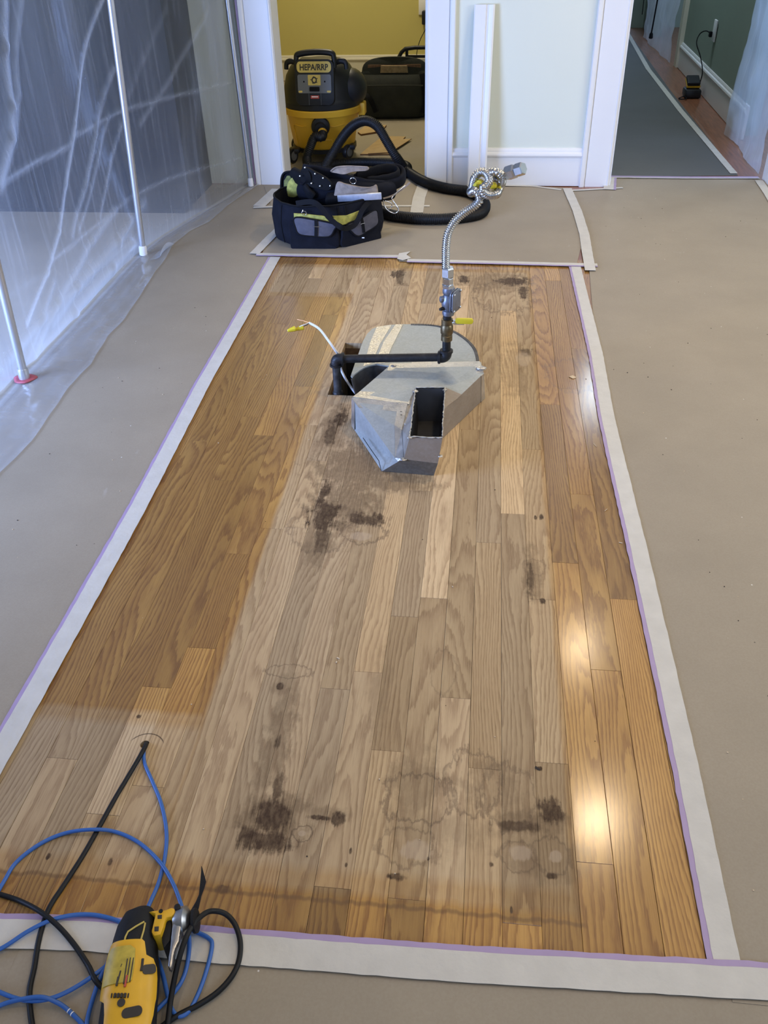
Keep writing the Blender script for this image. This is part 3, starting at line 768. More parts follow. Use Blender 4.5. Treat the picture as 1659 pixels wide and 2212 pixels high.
    # crumpled foil corners
    for c, r in ((G(1040, 795, z + .004), .016), (O1.copy(), .007), (F3.copy(), .009), (GY(951, 985, 1.83), .007), (G(897, 845, .096), .008), (G(961, 842, .096), .007), (G(850, 790, z + .002), .008), (G(880, 915, .08), .010)):
        bm = bmesh.new(); bmesh.ops.create_icosphere(bm, subdivisions=2, radius=r, matrix=Matrix.Translation(c))
        for v in bm.verts:
            d = v.co - c; v.co = c + Vector((d.x, d.y * .8, d.z * .35)) * (1 + .35 * noise.noise(v.co * 180))
        from_bm('foil_crumple', bm, M_foil, root)
    # thin cut line and slots on the left side
    p0, p1 = A0.lerp(F0, .42) + Vector((0, 0, .02)), A0.lerp(F0, .93) + Vector((0, 0, .022))
    tube('folded_seam', [p0 + sd * .0016, p0.lerp(p1, .5) + sd * .002, p1 + sd * .0016, F0 + sd * .0016 + Vector((0, 0, .001))], .0011, M_ductdark, root, 5)
    for i in range(5):
        q = G(866 + i * .6, 892 + i * 7, .086 - .005 * i) + Vector((0, 0, .004))
        box('nail_slot', q - Vector((.002, .0007, .0004)), q + Vector((.003, .0007, .0006)), M_ductdark, root)
    center_children(root, ((A0 + D20) / 2).to_tuple()[:2] + (0,))
    # ---- round-ended plate behind, with its crimped rim and dark elbow below
    root2 = thing('duct_elbow', 'round-ended flat galvanised duct elbow under the black gas pipe, beside the floor hole', 'duct')
    zz = .078
    px = [(545, 870), (575, 780), (608, 690), (636, 610), (668, 556), (705, 520), (750, 503), (840, 489), (920, 485), (1000, 485), (1090, 487), (1180, 495), (1260, 515), (1330, 545), (1390, 582),
          (1440, 625), (1475, 670), (1493, 720), (1500, 765), (1490, 800), (850, 800), (740, 782), (690, 792), (650, 806), (610, 830), (575, 856), (556, 880)]
    poly = [G(600 + .2893 * a, 560 + .2893 * b, zz) for a, b in px]
    n = len(poly); vs = [p.copy() for p in poly] + [Vector((p.x, p.y, zz - .004)) for p in poly]
    top = mesh('elbow_plate', vs, [tuple(range(n)), tuple(range(n, 2 * n))[::-1]] + [(i, (i + 1) % n, n + (i + 1) % n, n + i) for i in range(n)], M_galv, root2)
    bm = bmesh.new(); bm.from_mesh(top.data); bmesh.ops.recalc_face_normals(bm, faces=bm.faces[:]); bmesh.ops.triangulate(bm, faces=[f for f in bm.faces if len(f.verts) > 4]); bm.to_mesh(top.data); bm.free()
    # elbow wall below plate (outer curved wall to the floor; the cut away side drops into the hole)
    out = crom(poly[4:20], 3); k = len(out)
    mesh('elbow_wall', [(p.x, p.y, zz - .004) for p in out] + [(p.x, p.y, .001) for p in out], [(i, i + 1, k + i + 1, k + i) for i in range(k - 1)], M_galv, root2, smooth=True)
    cut = crom([poly[20], poly[21], poly[22], poly[23], poly[24], poly[25], poly[26], poly[0], poly[1], poly[2], poly[3]], 4); k = len(cut)
    mesh('elbow_throat', [(p.x, p.y, zz - .004) for p in cut] + [(p.x + .02, p.y + .01, -.002 if p.x > HOLE[1] else -.05) for p in cut], [(i, i + 1, k + i + 1, k + i) for i in range(k - 1)], M_elbow, root2, smooth=True)
    rim = resample(crom(poly[9:20], 4), .0055)
    for i, p in enumerate(rim[:-1]):
        d = (rim[i + 1] - p).normalized(); nn = Vector((d.y, -d.x, 0)); nn = nn if nn.dot(p - Vector((-.15, 2.4, 0))) > 0 else -nn
        mt = Matrix((d, nn, Vector((0, 0, 1)))).transposed().to_4x4(); mt.translation = p
        bm = bmesh.new(); add_box(bm, (-.0022, -.0075, -.006), (.0022, .0015, .0022), mt, .0006, 1); from_bm('crimp_tooth', bm, M_elbow, root2)
    def flat(poly, m, nme='foil_strip', up=.0012):
        p = [G(600 + .2893 * a, 560 + .2893 * b, zz) for a, b in poly]; n = len(p)
        vs = [v + Vector((0, 0, up)) for v in p] + [v + Vector((0, 0, .0001)) for v in p]
        o = mesh(nme, vs, [tuple(range(n)), tuple(range(n, 2 * n))[::-1]] + [(i, (i + 1) % n, n + (i + 1) % n, n + i) for i in range(n)], m, root2)
        bm = bmesh.new(); bm.from_mesh(o.data); bmesh.ops.recalc_face_normals(bm, faces=bm.faces[:]); bm.to_mesh(o.data); bm.free()
    flat([(880, 488), (935, 490), (850, 660), (800, 780), (725, 780), (790, 620)], M_foil)
    flat([(740, 505), (850, 492), (760, 640), (700, 780), (640, 800), (690, 620)], M_foil, up=.0006)
    flat([(1000, 745), (1200, 740), (1200, 775), (1000, 778)], M_foil)
    center_children(root2, (-.14, 2.42, 0))
duct()

# ------------------------------------------------------------------ black iron gas pipe, brass valve, regulator, flexible tube
M_iron = principled('black_iron', (.030, .030, .032), .48, .6, var=.35, vscale=50, bump=.3, bscale=200)
M_ironblue = principled('pipe_worn', (.06, .065, .07), .5, .5, var=.6, vscale=60)
M_brass = principled('brass_tarnished', (.17, .13, .07), .42, .85, var=.3, vscale=80)
M_zinc = principled('zinc_fitting', (.62, .64, .66), .26, 1.0, var=.08, vscale=40)
M_cast = principled('die_cast_grey', (.23, .25, .30), .42, .75, var=.15, vscale=60)
M_steelflex = principled('stainless_tube', (.55, .55, .54), .27, 1.0)
M_yvinyl = principled('yellow_vinyl', (.72, .58, .03), .38)
M_whiteplastic = principled('white_cable_jacket', (.72, .73, .75), .45)
def hexnut(name, c, d, r, h, m, parent, spin=0, ch=.12):
    ax = axis_matrix(c, d) @ Matrix.Rotation(spin, 4, 'Z')
    vs, fs = lathe_geo([(r * .86, 0), (r, h * ch), (r, h * (1 - ch)), (r * .86, h)], 6, ax); o = mesh(name, vs, fs, m, parent); return o
def gas():
    YP = 2.268
    root = thing('gas_pipe', 'black iron gas pipe rising from the floor hole, with yellow-handled valve and upright stack', 'pipe')
    pL = GY(727, 800, YP); xl = pL.x; zl = GY(730, 775, YP).z
    pR = GY(964, 770, YP); xr = pR.x; zr = GY(964, 772, YP).z
    r = .0122
    tube('riser_pipe', [(xl, YP, -.30), (xl, YP, zl - .018)], r, M_ironblue, root, 18)
    lathe('riser_collar', [(.014, 0), (.0185, .003), (.0185, .009), (.015, .022), (.013, .024)], M_iron, root, 20, Matrix.Translation((xl, YP, -.022)))
    def elbow(c, a, b, rr=.0172):   # c corner, a and b unit directions to the openings
        c = Vector(c); a = Vector(a); b = Vector(b); s = .024
        path = crom([c + a * s, c + a * .012, c + (a + b) * .0035, c + b * .012, c + b * s], 6)
        e = tube('elbow', path, rr * .93, M_iron, root, 18)
        for d in (a, b):
            lathe('elbow_band', [(rr * .9, 0), (rr * 1.12, .001), (rr * 1.12, .007), (rr * .9, .009)], M_iron, e, 20, axis_matrix(c + d * (s - .008), d))
    elbow((xl, YP, zl), (0, 0, -1), (1, 0, 0)); elbow((xr, YP, zr), (-1, 0, 0), (0, 0, 1))
    tube('cross_pipe', [(xl + .02, YP, zl), (xr - .02, YP, zr)], r, M_iron, root, 18)
    zf = lambda y: GY(963, y, YP).z
    X = xr
    tube('upper_pipe', [(X, YP, zr + .02), (X, YP, zf(725))], r, M_iron, root, 18)
    # brass ball valve
    z0, z1 = zf(735), zf(688)
    v = lathe('ball_valve', [(.0125, 0), (.0165, .001), (.0165, .016), (.0145, .018), (.018, .024), (.0185, .034), (.018, .044), (.0145, .050), (.0165, .052), (.0165, .066), (.0125, .067)], M_brass, root, 12,
              Matrix.Translation((X, YP, z0)) @ Matrix.Scale((z1 - z0) / .067, 4, (0, 0, 1)))
    zh = zf(697)
    lathe('valve_stem', [(.006, 0), (.006, .02), (.004, .024)], M_zinc, v, 12, axis_matrix((X, YP, zh), (1, -.1, .1)))
    hp = [GY(982, 695, YP), GY(990, 693, YP), GY(1000, 692, YP)]
    bm = bmesh.new(); a = GY(978, 697, YP) ; b = GY(1003, 692, YP); add_box(bm, (a.x, YP - .006, a.z - .004), (b.x, YP + .002, b.z + .001), None, .001); from_bm('handle_bar', bm, M_zinc, v)
    hw = GY(1023, 692, YP).x - GY(984, 692, YP).x
    hd = prism('valve_handle', rrect(hw, .0165, .0075, 6), -.004, .004, M_yvinyl, v,
               mat=Matrix.Translation((GY(1003, 692, YP).x, YP - .004, GY(1003, 692, YP).z)) @ Matrix.Rotation(PI / 2, 4, 'X'), bevel=.0015)
    hd['label'] = 'yellow vinyl valve handle'
    tube('nipple', [(X, YP, zf(692)), (X, YP, zf(672))], .0118, M_iron, root, 16)
    # regulator
    za, zb = zf(680), zf(620)
    rg = lathe('regulator', [(.0125, 0), (.0165, .001), (.0175, .006), (.0165, .012), (.013, .014), (.0185, .022), (.0205, .034), (.0185, .046), (.0135, .053), (.017, .057), (.0175, .064), (.016, .071), (.0125, .072)],
               M_cast, root, 18, Matrix.Translation((X + .003, YP, za)) @ Matrix.Scale((zb - za) / .072, 4, (0, 0, 1)))
    zc = (za + zb) / 2 + .004
    for k in range(2):
        prism('regulator_flange', rrect(.050, .062, .010, 4), 0, .0038, M_cast, rg,
              mat=Matrix.Translation((X + .017 + .0056 * k, YP - .004 - .0024 * k, zc)) @ Matrix.Rotation(-.42, 4, 'Z') @ Matrix.Rotation(PI / 2, 4, 'Y') @ Matrix.Rotation(PI / 2, 4, 'Z'), bevel=.0012)
    lathe('regulator_dome', [(.019, 0), (.019, .006), (.014, .010), (.006, .012)], M_cast, rg, 20, axis_matrix((X + .021, YP - .005, zc), (-1, .42, 0)))
    lathe('side_boss', [(.009, 0), (.009, .012), (.005, .014)], M_cast, rg, 14, axis_matrix((X - .008, YP - .006, zc + .004), (-1, -.35, .05)))
    for q, dd in ((( -.008, -.010), (-1, -.9, 0)), ((.010, -.014), (.2, -1, 0))):
        lathe('vent_plug', [(.0052, 0), (.0052, .011), (.004, .013), (.004, .016)], M_iron, rg, 12, axis_matrix((X + q[0], YP + q[1], za + .024), dd))
    for sy in (-1, 1):
        for sz in (-1, 1):
            lathe('flange_screw', [(.0035, 0), (.0035, .004), (.002, .005)], M_zinc, rg, 8, axis_matrix((X + .0255 + sy * .0078, YP - .0075 + sy * .0173, zc + sz * .024), (1, -.42, 0)))
    hexnut('hex_fitting', (X, YP, zf(622)), (0, 0, 1), .0172, zf(617) - zf(622) + .004, M_zinc, root, .2)
    lathe('threaded_nipple', [(.0115, 0), (.0135, .002), (.0115, .004), (.0135, .006), (.0115, .008)], M_zinc, root, 16, Matrix.Translation((X, YP, zf(619))))
    hexnut('hex_fitting', (X, YP, zf(614)), (0, 0, 1), .0150, zf(599) - zf(614), M_zinc, root, .3)
    hexnut('hex_fitting', (X - .001, YP, zf(599)), (0, 0, 1), .0178, zf(577) - zf(599), M_zinc, root, .1)
    center_children(root, (xl, YP, 0))
    # ---- flexible tube with knotted end: a thing screwed on
    ft = thing('flexible_tube', 'corrugated stainless gas connector standing upright and knotted at its top', 'tube')
    def C(cx, cy, dy=0.0): return GY(840 + .205 * cx, 320 + .205 * cy, YP + dy)
    path = [C(600, 1270), C(600, 1150), C(603, 1030), C(625, 890), C(700, 765), C(800, 675), C(900, 610), C(955, 550), C(940, 480), C(905, 450, .012), C(868, 470, .045), C(868, 440, .06),
            C(890, 390, .055), C(905, 320, .035), C(940, 265, .03), C(990, 250, .025), C(1045, 285, .015), C(1058, 345, .0), C(1025, 395, -.012), C(990, 420, -.02), C(1000, 468, -.018), C(1060, 495, -.008),
            C(1130, 485, .004), C(1150, 450, .03), C(1175, 400, .045), C(1192, 345, .03), C(1180, 285, .015), C(1130, 250, .01), C(1080, 262, .022), C(1085, 310, .045), C(1140, 325, .055), C(1195, 290, .04), C(1240, 268, .028)]
    corrugated('corrugated_tube', crom(path, 12), .0096, .0058, .0044, M_steelflex, ft, 14, 4)
    e0, e1 = C(1235, 270, .029), C(1430, 208, .0)
    d = (e1 - e0).normalized(); Ln = (e1 - e0).length
    hexnut('flare_nut', e0 + d * (Ln * .02), d, .0185, Ln * .52, M_zinc, ft, .3, .15)
    hexnut('flare_nut', e0 + d * (Ln * .54), d, .0165, Ln * .42, M_zinc, ft, .15, .12)
    for i, (cx, cy, dy) in enumerate([(875, 470, .045), (940, 385, .035), (1095, 395, .02), (1150, 425, .03), (960, 365, .02)]):
        c = C(cx, cy, dy); bm = bmesh.new(); bmesh.ops.create_icosphere(bm, subdivisions=2, radius=.011, matrix=Matrix.Translation(c))
        for v_ in bm.verts:
            q = v_.co - c; v_.co = c + Vector((q.x * 1.1, q.y, q.z * .75)) * (1 + .5 * noise.noise(v_.co * 120))
        from_bm('yellow_coating_scrap', bm, M_yvinyl, ft)['label'] = 'torn yellow coating scrap'
    center_children(ft, (X, YP, C(600, 1270).z))
gas()

# ------------------------------------------------------------------ white electric cable out of the hole, two yellow wire nuts
def white_cable():
    root = thing('electric_cable', 'white electric cable bending out of the floor hole, ending in two yellow wire nuts', 'cable')
    c = lambda x, y, z: G(600 + .2893 * x, 560 + .2893 * y, z)
    p = [c(585, 1005, -.01), c(550, 960, .005), c(505, 890, .03), c(472, 820, .055), c(470, 770, .08), c(455, 715, .11), c(430, 680, .13), c(380, 610, .155), c(310, 520, .165), c(235, 475, .17)]
    tube('cable_jacket', crom(p, 8), .0037, M_whiteplastic, root, 10)
    end = c(235, 475, .17)
    M_cu = principled('bare_copper', (.50, .26, .13), .3, 1.0); M_bw = principled('black_wire', (.02, .02, .02), .45)
    n1, n2 = c(105, 525, .155), c(165, 515, .155)
    tube('black_wire', crom([end, c(215, 492, .168), n2.lerp(end, .4)], 5), .0013, M_bw, root, 6)
    tube('white_wire', crom([end, c(195, 490, .170), n1.lerp(end, .45)], 5), .0013, M_whiteplastic, root, 6)
    tube('bare_wire', crom([end, c(190, 460, .172), c(145, 450, .172)], 5), .0008, M_cu, root, 6)
    for q in (n1, n2):
        d = (Vector((-1, -.35, -.2))).normalized()
        lathe('wire_nut', [(.0070, -.012), (.0082, -.009), (.0070, -.003), (.0062, .004), (.0046, .012), (.003, .014)], M_yvinyl, root, 8, axis_matrix(q, d), ang=.3)['label'] = 'yellow wire nut'
    center_children(root, c(585, 1005, 0))
white_cable()
# ------------------------------------------------------------------ kitchen side behind the plastic
M_navy = principled('dark_cabinet', (.010, .011, .014), .85, spec=.1)
cab = thing('kitchen_cabinet', 'tall dark cabinet standing behind the plastic barrier', 'cabinet', (-2.3, 4.2, 0))
def in_root(o, root): return o
box('cabinet_body', (-1.3, -.24, .001), (.90, .24, 2.1), M_navy, cab)
for i in range(3):
    d = box('cabinet_door', (-1.29 + i * .75, -.246, .02), (-.56 + i * .75, -.242, 2.05), M_navy, cab, bevel=.003)
# ------------------------------------------------------------------ plastic barrier
def plastic_material(name, base=.16, tint=(.86, .92, 1.0), rough=.22):
    m = bpy.data.materials.new(name); m.use_nodes = True; t = NT(m); N = t.N; L = t.L
    b = N['Principled BSDF']; out = N['Material Output']
    at = N.new('ShaderNodeAttribute'); at.attribute_name = 'fold'; fold = at.outputs['Fac']
    pos = N.new('ShaderNodeNewGeometry').outputs['Position']
    n = t.noise(t.vec('MULTIPLY', pos, (3, 5, 1.2)), 1.0, 4, .6)
    st = t.noise(t.vec('MULTIPLY', pos, (14, 40, 2.0)), 1.0, 4, .6)
    tr = N.new('ShaderNodeBsdfTransparent'); tl = N.new('ShaderNodeBsdfTranslucent'); df = N.new('ShaderNodeBsdfDiffuse'); gl = N.new('ShaderNodeBsdfGlossy')
    N.remove(b)
    tl.inputs[0].default_value = (*tint, 1); df.inputs[0].default_value = (.80, .85, .92, 1); gl.inputs['Roughness'].default_value = rough
    gl.inputs[0].default_value = (.9, .95, 1, 1)
    m1 = N.new('ShaderNodeMixShader'); m1.inputs[0].default_value = .6; L.new(tl.outputs[0], m1.inputs[1]); L.new(df.outputs[0], m1.inputs[2])
    op = t.math('ADD', t.math('ADD', base, t.math('MULTIPLY', fold, .42)), t.math('MULTIPLY', t.rng(st, .52, .75), .10), clamp=True)
    op = t.math('ADD', op, t.math('MULTIPLY', t.rng(n, .4, .7), .05))
    m2 = N.new('ShaderNodeMixShader'); L.new(op, m2.inputs[0]); L.new(tr.outputs[0], m2.inputs[1]); L.new(m1.outputs[0], m2.inputs[2])
    fr = N.new('ShaderNodeFresnel'); fr.inputs[0].default_value = 1.45
    bp = N.new('ShaderNodeBump'); bp.inputs['Strength'].default_value = .35; bp.inputs['Distance'].default_value = .01
    L.new(t.noise(t.vec('MULTIPLY', pos, (9, 16, 5)), 1.0, 3), bp.inputs['Height'])
    for s in (fr.inputs['Normal'], gl.inputs['Normal']): L.new(bp.outputs[0], s)
    m3 = N.new('ShaderNodeMixShader'); L.new(t.math('MINIMUM', fr.outputs[0], .16), m3.inputs[0]); L.new(m2.outputs[0], m3.inputs[1]); L.new(gl.outputs[0], m3.inputs[2])
    L.new(m3.outputs[0], out.inputs['Surface'])
    return m
M_plastic = plastic_material('clear_plastic_sheet', .085)
PLX = -1.435
def seg_dist(p, a, b):
    ab = (b[0] - a[0], b[1] - a[1]); l2 = ab[0] ** 2 + ab[1] ** 2
    t = max(0, min(1, ((p[0] - a[0]) * ab[0] + (p[1] - a[1]) * ab[1]) / l2))
    return math.hypot(p[0] - a[0] - t * ab[0], p[1] - a[1] - t * ab[1]), t
# creases in (Y, z) of the sheet, width, strength
def yz(x, y):
    v = GX(x, y, PLX + .01); return (v.y, v.z)
CREASES = []
def crease(pts, w, s):
    q = [yz(*p) for p in pts]
    for a, b in zip(q, q[1:]): CREASES.append((a, b, w, s))
crease([(228, -30), (195, 95), (168, 270), (150, 400), (130, 500), (105, 590), (65, 700)], .012, .75)
crease([(245, 150), (228, 210), (215, 290), (190, 400), (160, 510)], .016, .40)
crease([(240, 250), (205, 400), (178, 500)], .012, .35)
crease([(262, 270), (235, 390), (222, 470)], .012, .40)
crease([(365, 20), (348, 80), (325, 170), (290, 270)], .014, .30)
crease([(12, -30), (18, 100), (32, 230), (28, 300), (5, 400)], .026, .50)
crease([(50, -20), (40, 110), (48, 200), (38, 290)], .020, .30)
crease([(310, 20), (285, 130), (270, 210)], .016, .20)
crease([(0, 405), (40, 378), (90, 347), (155, 317), (168, 292), (215, 272), (255, 243), (320, 213), (430, 170)], .009, .42)
crease([(105, 570), (200, 500), (280, 425), (340, 385), (470, 322)], .009, .34)
crease([(120, 700), (170, 620), (260, 520), (300, 440)], .030, .38)
crease([(30, 780), (100, 690), (200, 590), (290, 520)], .022, .34)
crease([(0, 660), (60, 615), (110, 590)], .010, .18)
crease([(75, 790), (130, 650), (205, 520), (250, 455)], .022, .42)
crease([(85, 780), (170, 680), (250, 580), (300, 520)], .030, .45)
crease([(70, 780), (95, 700), (120, 610)], .016, .35)
random.seed(11)
for i in range(46):
    y0 = random.uniform(2.2, 4.4); z0 = random.uniform(.2, 1.0)
    CREASES.append(((y0, z0), (y0 + random.uniform(-.05, .05), z0 + random.uniform(.15, .5)), random.uniform(.004, .010), random.uniform(.04, .13)))
def barrier():
    base = [(-1.430, 0.6), (-1.437, 1.4), (-1.437, 2.27), (-1.435, 2.9), (-1.430, 3.39), (-1.37, 3.75), (-1.27, 4.15), (-1.205, 4.44)]
    # fold where the sheet turns onto the floor, measured at the floor
    P = resample(crom([(x, y, 0) for x, y in base], 20), .010); n = len(P)
    outer = [(G(*q).x, G(*q).y) for q in [(560, 400), (500, 440), (450, 482), (410, 502), (372, 532), (362, 556), (335, 590), (305, 638), (270, 690), (235, 728), (195, 790), (150, 838), (105, 905), (70, 955), (0, 1025)]]
    outer = [(-1.10, 4.44)] + outer + [(-1.19, 1.3), (-1.2, .6)]
    outer = sorted(outer, key=lambda q: q[1])
    def out_x(y):
        for a, b in zip(outer, outer[1:]):
            if a[1] <= y <= b[1]: return a[0] + (b[0] - a[0]) * (y - a[1]) / max(1e-6, b[1] - a[1])
        return outer[-1][0]
    zs = []
    z = 0.0
    while z < 1.15: zs.append(z); z += .010
    zs += [1.25, 1.45, 1.7, 2.0, 2.3, 2.54]
    nf = 10
    V, F, FO = [], [], []
    for i, p in enumerate(P):
        xo = out_x(p.y)
        row = []
        for k in range(nf):                                  # skirt on the floor
            t = 1 - k / nf; x = p.x + (xo - p.x) * t + .004 * noise.noise(Vector((p.y * 9, k, 0)))
            w = abs(noise.noise(Vector((p.y * 7 + k * .3, t * 5, 3)))) * .016 * math.sin(PI * min(1, (1 - t) * 1.1 + .02)) + .0012 + .0035
            V.append((x, p.y, w)); FO.append(.30 + .35 * max(0, noise.noise(Vector((p.y * 13, t * 16, 7)))) + (.30 if k == 0 else 0) + (.85 if k == nf - 1 else 0) + (.25 if k == nf - 3 else 0)); row.append(1)
        for z in zs:
            f = 0; disp = 0
            if z < 1.2:
                for a, b, w, s in CREASES:
                    if not (min(a[1], b[1]) - .06 < z < max(a[1], b[1]) + .06): continue
                    d, t = seg_dist((p.y, z), a, b)
                    if d < w * 3:
                        g = math.exp(-(d / w) ** 2 * 1.6); f = max(f, s * g) if s > .2 else f + s * g * .6; disp += g * w * .35 * min(1, s * 2)
            zz = max(z, .004)
            belly = .022 * noise.noise(Vector((p.y * 1.6, z * 1.3, 1))) + .008 * noise.noise(Vector((p.y * 6, z * 3, 4)))
            low = math.exp(-z / .06)
            V.append((p.x + disp + belly * min(1, z * 5) - .01 * low, p.y, zz)); FO.append(min(1, f + .28 * low + .50 * math.exp(-z / .20)))  # opacity grows towards the floor to imitate the daylit haze there
    m = nf + len(zs)
    for i in range(n - 1):
        for k in range(m - 1):
            F.append((i * m + k, (i + 1) * m + k, (i + 1) * m + k + 1, i * m + k + 1))
    o = mesh('plastic_sheet', V, F, M_plastic, smooth=True)
    at = o.data.attributes.new('fold', 'FLOAT', 'POINT'); at.data.foreach_set('value', FO)
    tag(o, 'translucent plastic dust barrier hung on poles at the left, its hem lying on the paper', 'plastic sheet')
barrier()
def curl():      # upturned flap of the hem by the pole foot
    c = G(352, 552); V, F, FO = [], [], []
    for i in range(14):
        for k in range(10):
            a = k / 9 * 1.9; u = i / 13 - .5
            V.append((c.x - .03 + .045 * math.sin(a) + .01 * u, c.y + u * .15 + .02 * math.sin(a), .006 + .028 * (1 - math.cos(a)) * (1 - (2 * u) ** 2 * .6))); FO.append(.55)
    for i in range(13):
        for k in range(9): F.append((i * 10 + k, (i + 1) * 10 + k, (i + 1) * 10 + k + 1, i * 10 + k + 1))
    o = mesh('hem_flap', V, F, M_plastic, bpy.data.objects['plastic_sheet'], smooth=True)
    at = o.data.attributes.new('fold', 'FLOAT', 'POINT'); at.data.foreach_set('value', FO)
curl()
M_pole = principled('pole_white_steel', (.62, .64, .68), .28, .75)
M_cap = principled('pole_cap_white', (.85, .85, .85), .5)
M_pink = principled('pink_putty', (.45, .10, .13), .6, var=.3, vscale=60)
def pole(name, base, top, label, r=.0125, cap=True, pink=False):
    base, top = Vector(base), Vector(top); d = (top - base).normalized()
    root = thing(name, label, 'pole', base, 'spring poles holding the plastic barrier')
    zc = .035
    L_ = (2.5 - base.z) / d.z
    tube('pole_tube', [d * zc, d * L_ * .55], r, M_pole, root, 18)
    tube('pole_inner_tube', [d * L_ * .54, d * L_], r * .78, M_pole, root, 14)
    lathe('pole_foot', [(r * 1.05, 0), (r * 1.3, .002), (r * 1.28, .034), (r * 1.12, .040), (r * .9, .041)], M_cap if cap else M_pole, root, 20, axis_matrix((0, 0, .004), d))
    lathe('pole_head', [(r * .9, 0), (r * 2.4, .01), (r * 2.6, .035), (r * 2.0, .04)], M_cap, root, 20, axis_matrix(d * (L_ - .01), d))
    if pink:
        vs, fs = lathe_geo([(.034, 0), (.036, .0015), (.026, .004), (.012, .005)], 22)
        vs = [Vector((v.x * (1 + .15 * math.sin(3 * math.atan2(v.y, v.x))), v.y * .9, v.z + .006)) for v in vs]
        mesh('pink_pad', vs, fs, M_pink, root, smooth=True)['label'] = 'pink rubber pad at the foot'
pole('spring_pole', (-1.405, 3.389, .0), GY(232, 0, 3.389) + Vector((.011, 0, 0)), 'tall white steel pole with a white foot cap, in the middle of the barrier')
pole('spring_pole', (-1.408, 2.274, .0), GY(2, 640, 2.274) + Vector((.011, 0, 0)), 'white steel pole on a pink pad at the left frame edge', .013, False, True)
pole('spring_pole', (-1.185, 4.400, .0), GY(490, 0, 4.40), 'thin grey pole standing against the left door casing', .0105, True)
# strip of plastic and lavender tape beside the far pole, stuck to the casing
s = box('tape_strip', (-1.176, WY - .024, .0), (-1.166, WY - .0195, 2.0), M_purple); tag(s, 'upright lavender tape line sealing the plastic to the left door casing', 'tape')
# ------------------------------------------------------------------ navy tool bag
M_navyfab = principled('navy_canvas', (.0060, .0072, .013), .88, spec=.2, var=.3, vscale=30, bump=.35, bscale=420)
M_black = principled('black_webbing', (.005, .0055, .0075), .8, spec=.2, bump=.2, bscale=500)
M_greyfab = principled('grey_canvas', (.085, .085, .11), .85, var=.12, vscale=60, bump=.3, bscale=400)
M_yelfab = principled('yellow_lining', (.42, .40, .09), .8, var=.4, vscale=60)
M_olive = principled('olive_lining', (.16, .17, .05), .85, var=.5, vscale=50)
M_suede = principled('suede', (.29, .24, .20), .9, var=.3, vscale=45, bump=.2, bscale=150)
M_chrome = principled('chrome', (.70, .70, .70), .2, 1.0)
M_alu = principled('brushed_aluminium', (.50, .56, .70), .38, .3, var=.12, vscale=70)
M_redleather = principled('rivet', (.75, .75, .72), .3, 1.0)
def closed_loft(name, rings, m, parent, caps=(True, True), ang=.9):
    n = len(rings[0]); vs = [v for r in rings for v in r]; fs = []
    for i in range(len(rings) - 1):
        for s in range(n): fs.append((i * n + s, i * n + (s + 1) % n, (i + 1) * n + (s + 1) % n, (i + 1) * n + s))
    if caps[0]: fs.append(tuple(range(n))[::-1])
    if caps[1]: k = (len(rings) - 1) * n; fs.append(tuple(k + s for s in range(n)))
    o = mesh(name, vs, fs, m, parent)
    bm = bmesh.new(); bm.from_mesh(o.data); bmesh.ops.recalc_face_normals(bm, faces=bm.faces[:]); bm.to_mesh(o.data); bm.free()
    return smooth_by_angle(o, ang)
def ribbon(name, path, w, th, m, parent, up=None, side=None):
    """flat strap: path points, width vector function"""
    P = [Vector(p) for p in path]; n = len(P); vs = []
    for i, p in enumerate(P):
        d = (P[min(i + 1, n - 1)] - P[max(i - 1, 0)]).normalized()
        sd = Vector(side) if side is not None else d.cross(Vector(up or (0, 0, 1)))
        sd = (sd - d * sd.dot(d)).normalized(); nn = d.cross(sd).normalized()
        ww = w(i / (n - 1)) if callable(w) else w
        for a, b in ((-1, -1), (1, -1), (1, 1), (-1, 1)): vs.append(p + sd * a * ww / 2 + nn * b * th / 2)
    fs = [(3, 2, 1, 0), tuple((n - 1) * 4 + k for k in range(4))]
    for i in range(n - 1):
        for k in range(4): fs.append((i * 4 + k, i * 4 + (k + 1) % 4, (i + 1) * 4 + (k + 1) % 4, (i + 1) * 4 + k))
    o = mesh(name, vs, fs, m, parent); return smooth_by_angle(o, .7)
def slab_px(name, pts, m, parent, th=.006, Y=None, thdir=(0, -1, 0), soft=0, depth=None):
    """panel given by points; pts are 3-D; extruded along thdir with a soft rounded rim"""
    P = crom(pts, 5, True) if soft else [Vector(p) for p in pts]
    d = Vector(thdir).normalized(); c = sum(P, Vector()) / len(P); n = len(P)
    rings = [[p for p in P], [p + d * th * .6 for p in P], [p.lerp(c, .05) + d * th for p in P]]
    vs = [v for r in rings for v in r] + [c + d * th * 1.15]
    fs = [tuple(range(n))[::-1]]
    for i in range(2):
        for s in range(n): fs.append((i * n + s, i * n + (s + 1) % n, (i + 1) * n + (s + 1) % n, (i + 1) * n + s))
    for s in range(n): fs.append((2 * n + s, 2 * n + (s + 1) % n, 3 * n))
    o = mesh(name, vs, fs, m, parent); bm = bmesh.new(); bm.from_mesh(o.data); bmesh.ops.recalc_face_normals(bm, faces=bm.faces[:]); bm.to_mesh(o.data); bm.free()
    return smooth_by_angle(o, .8)

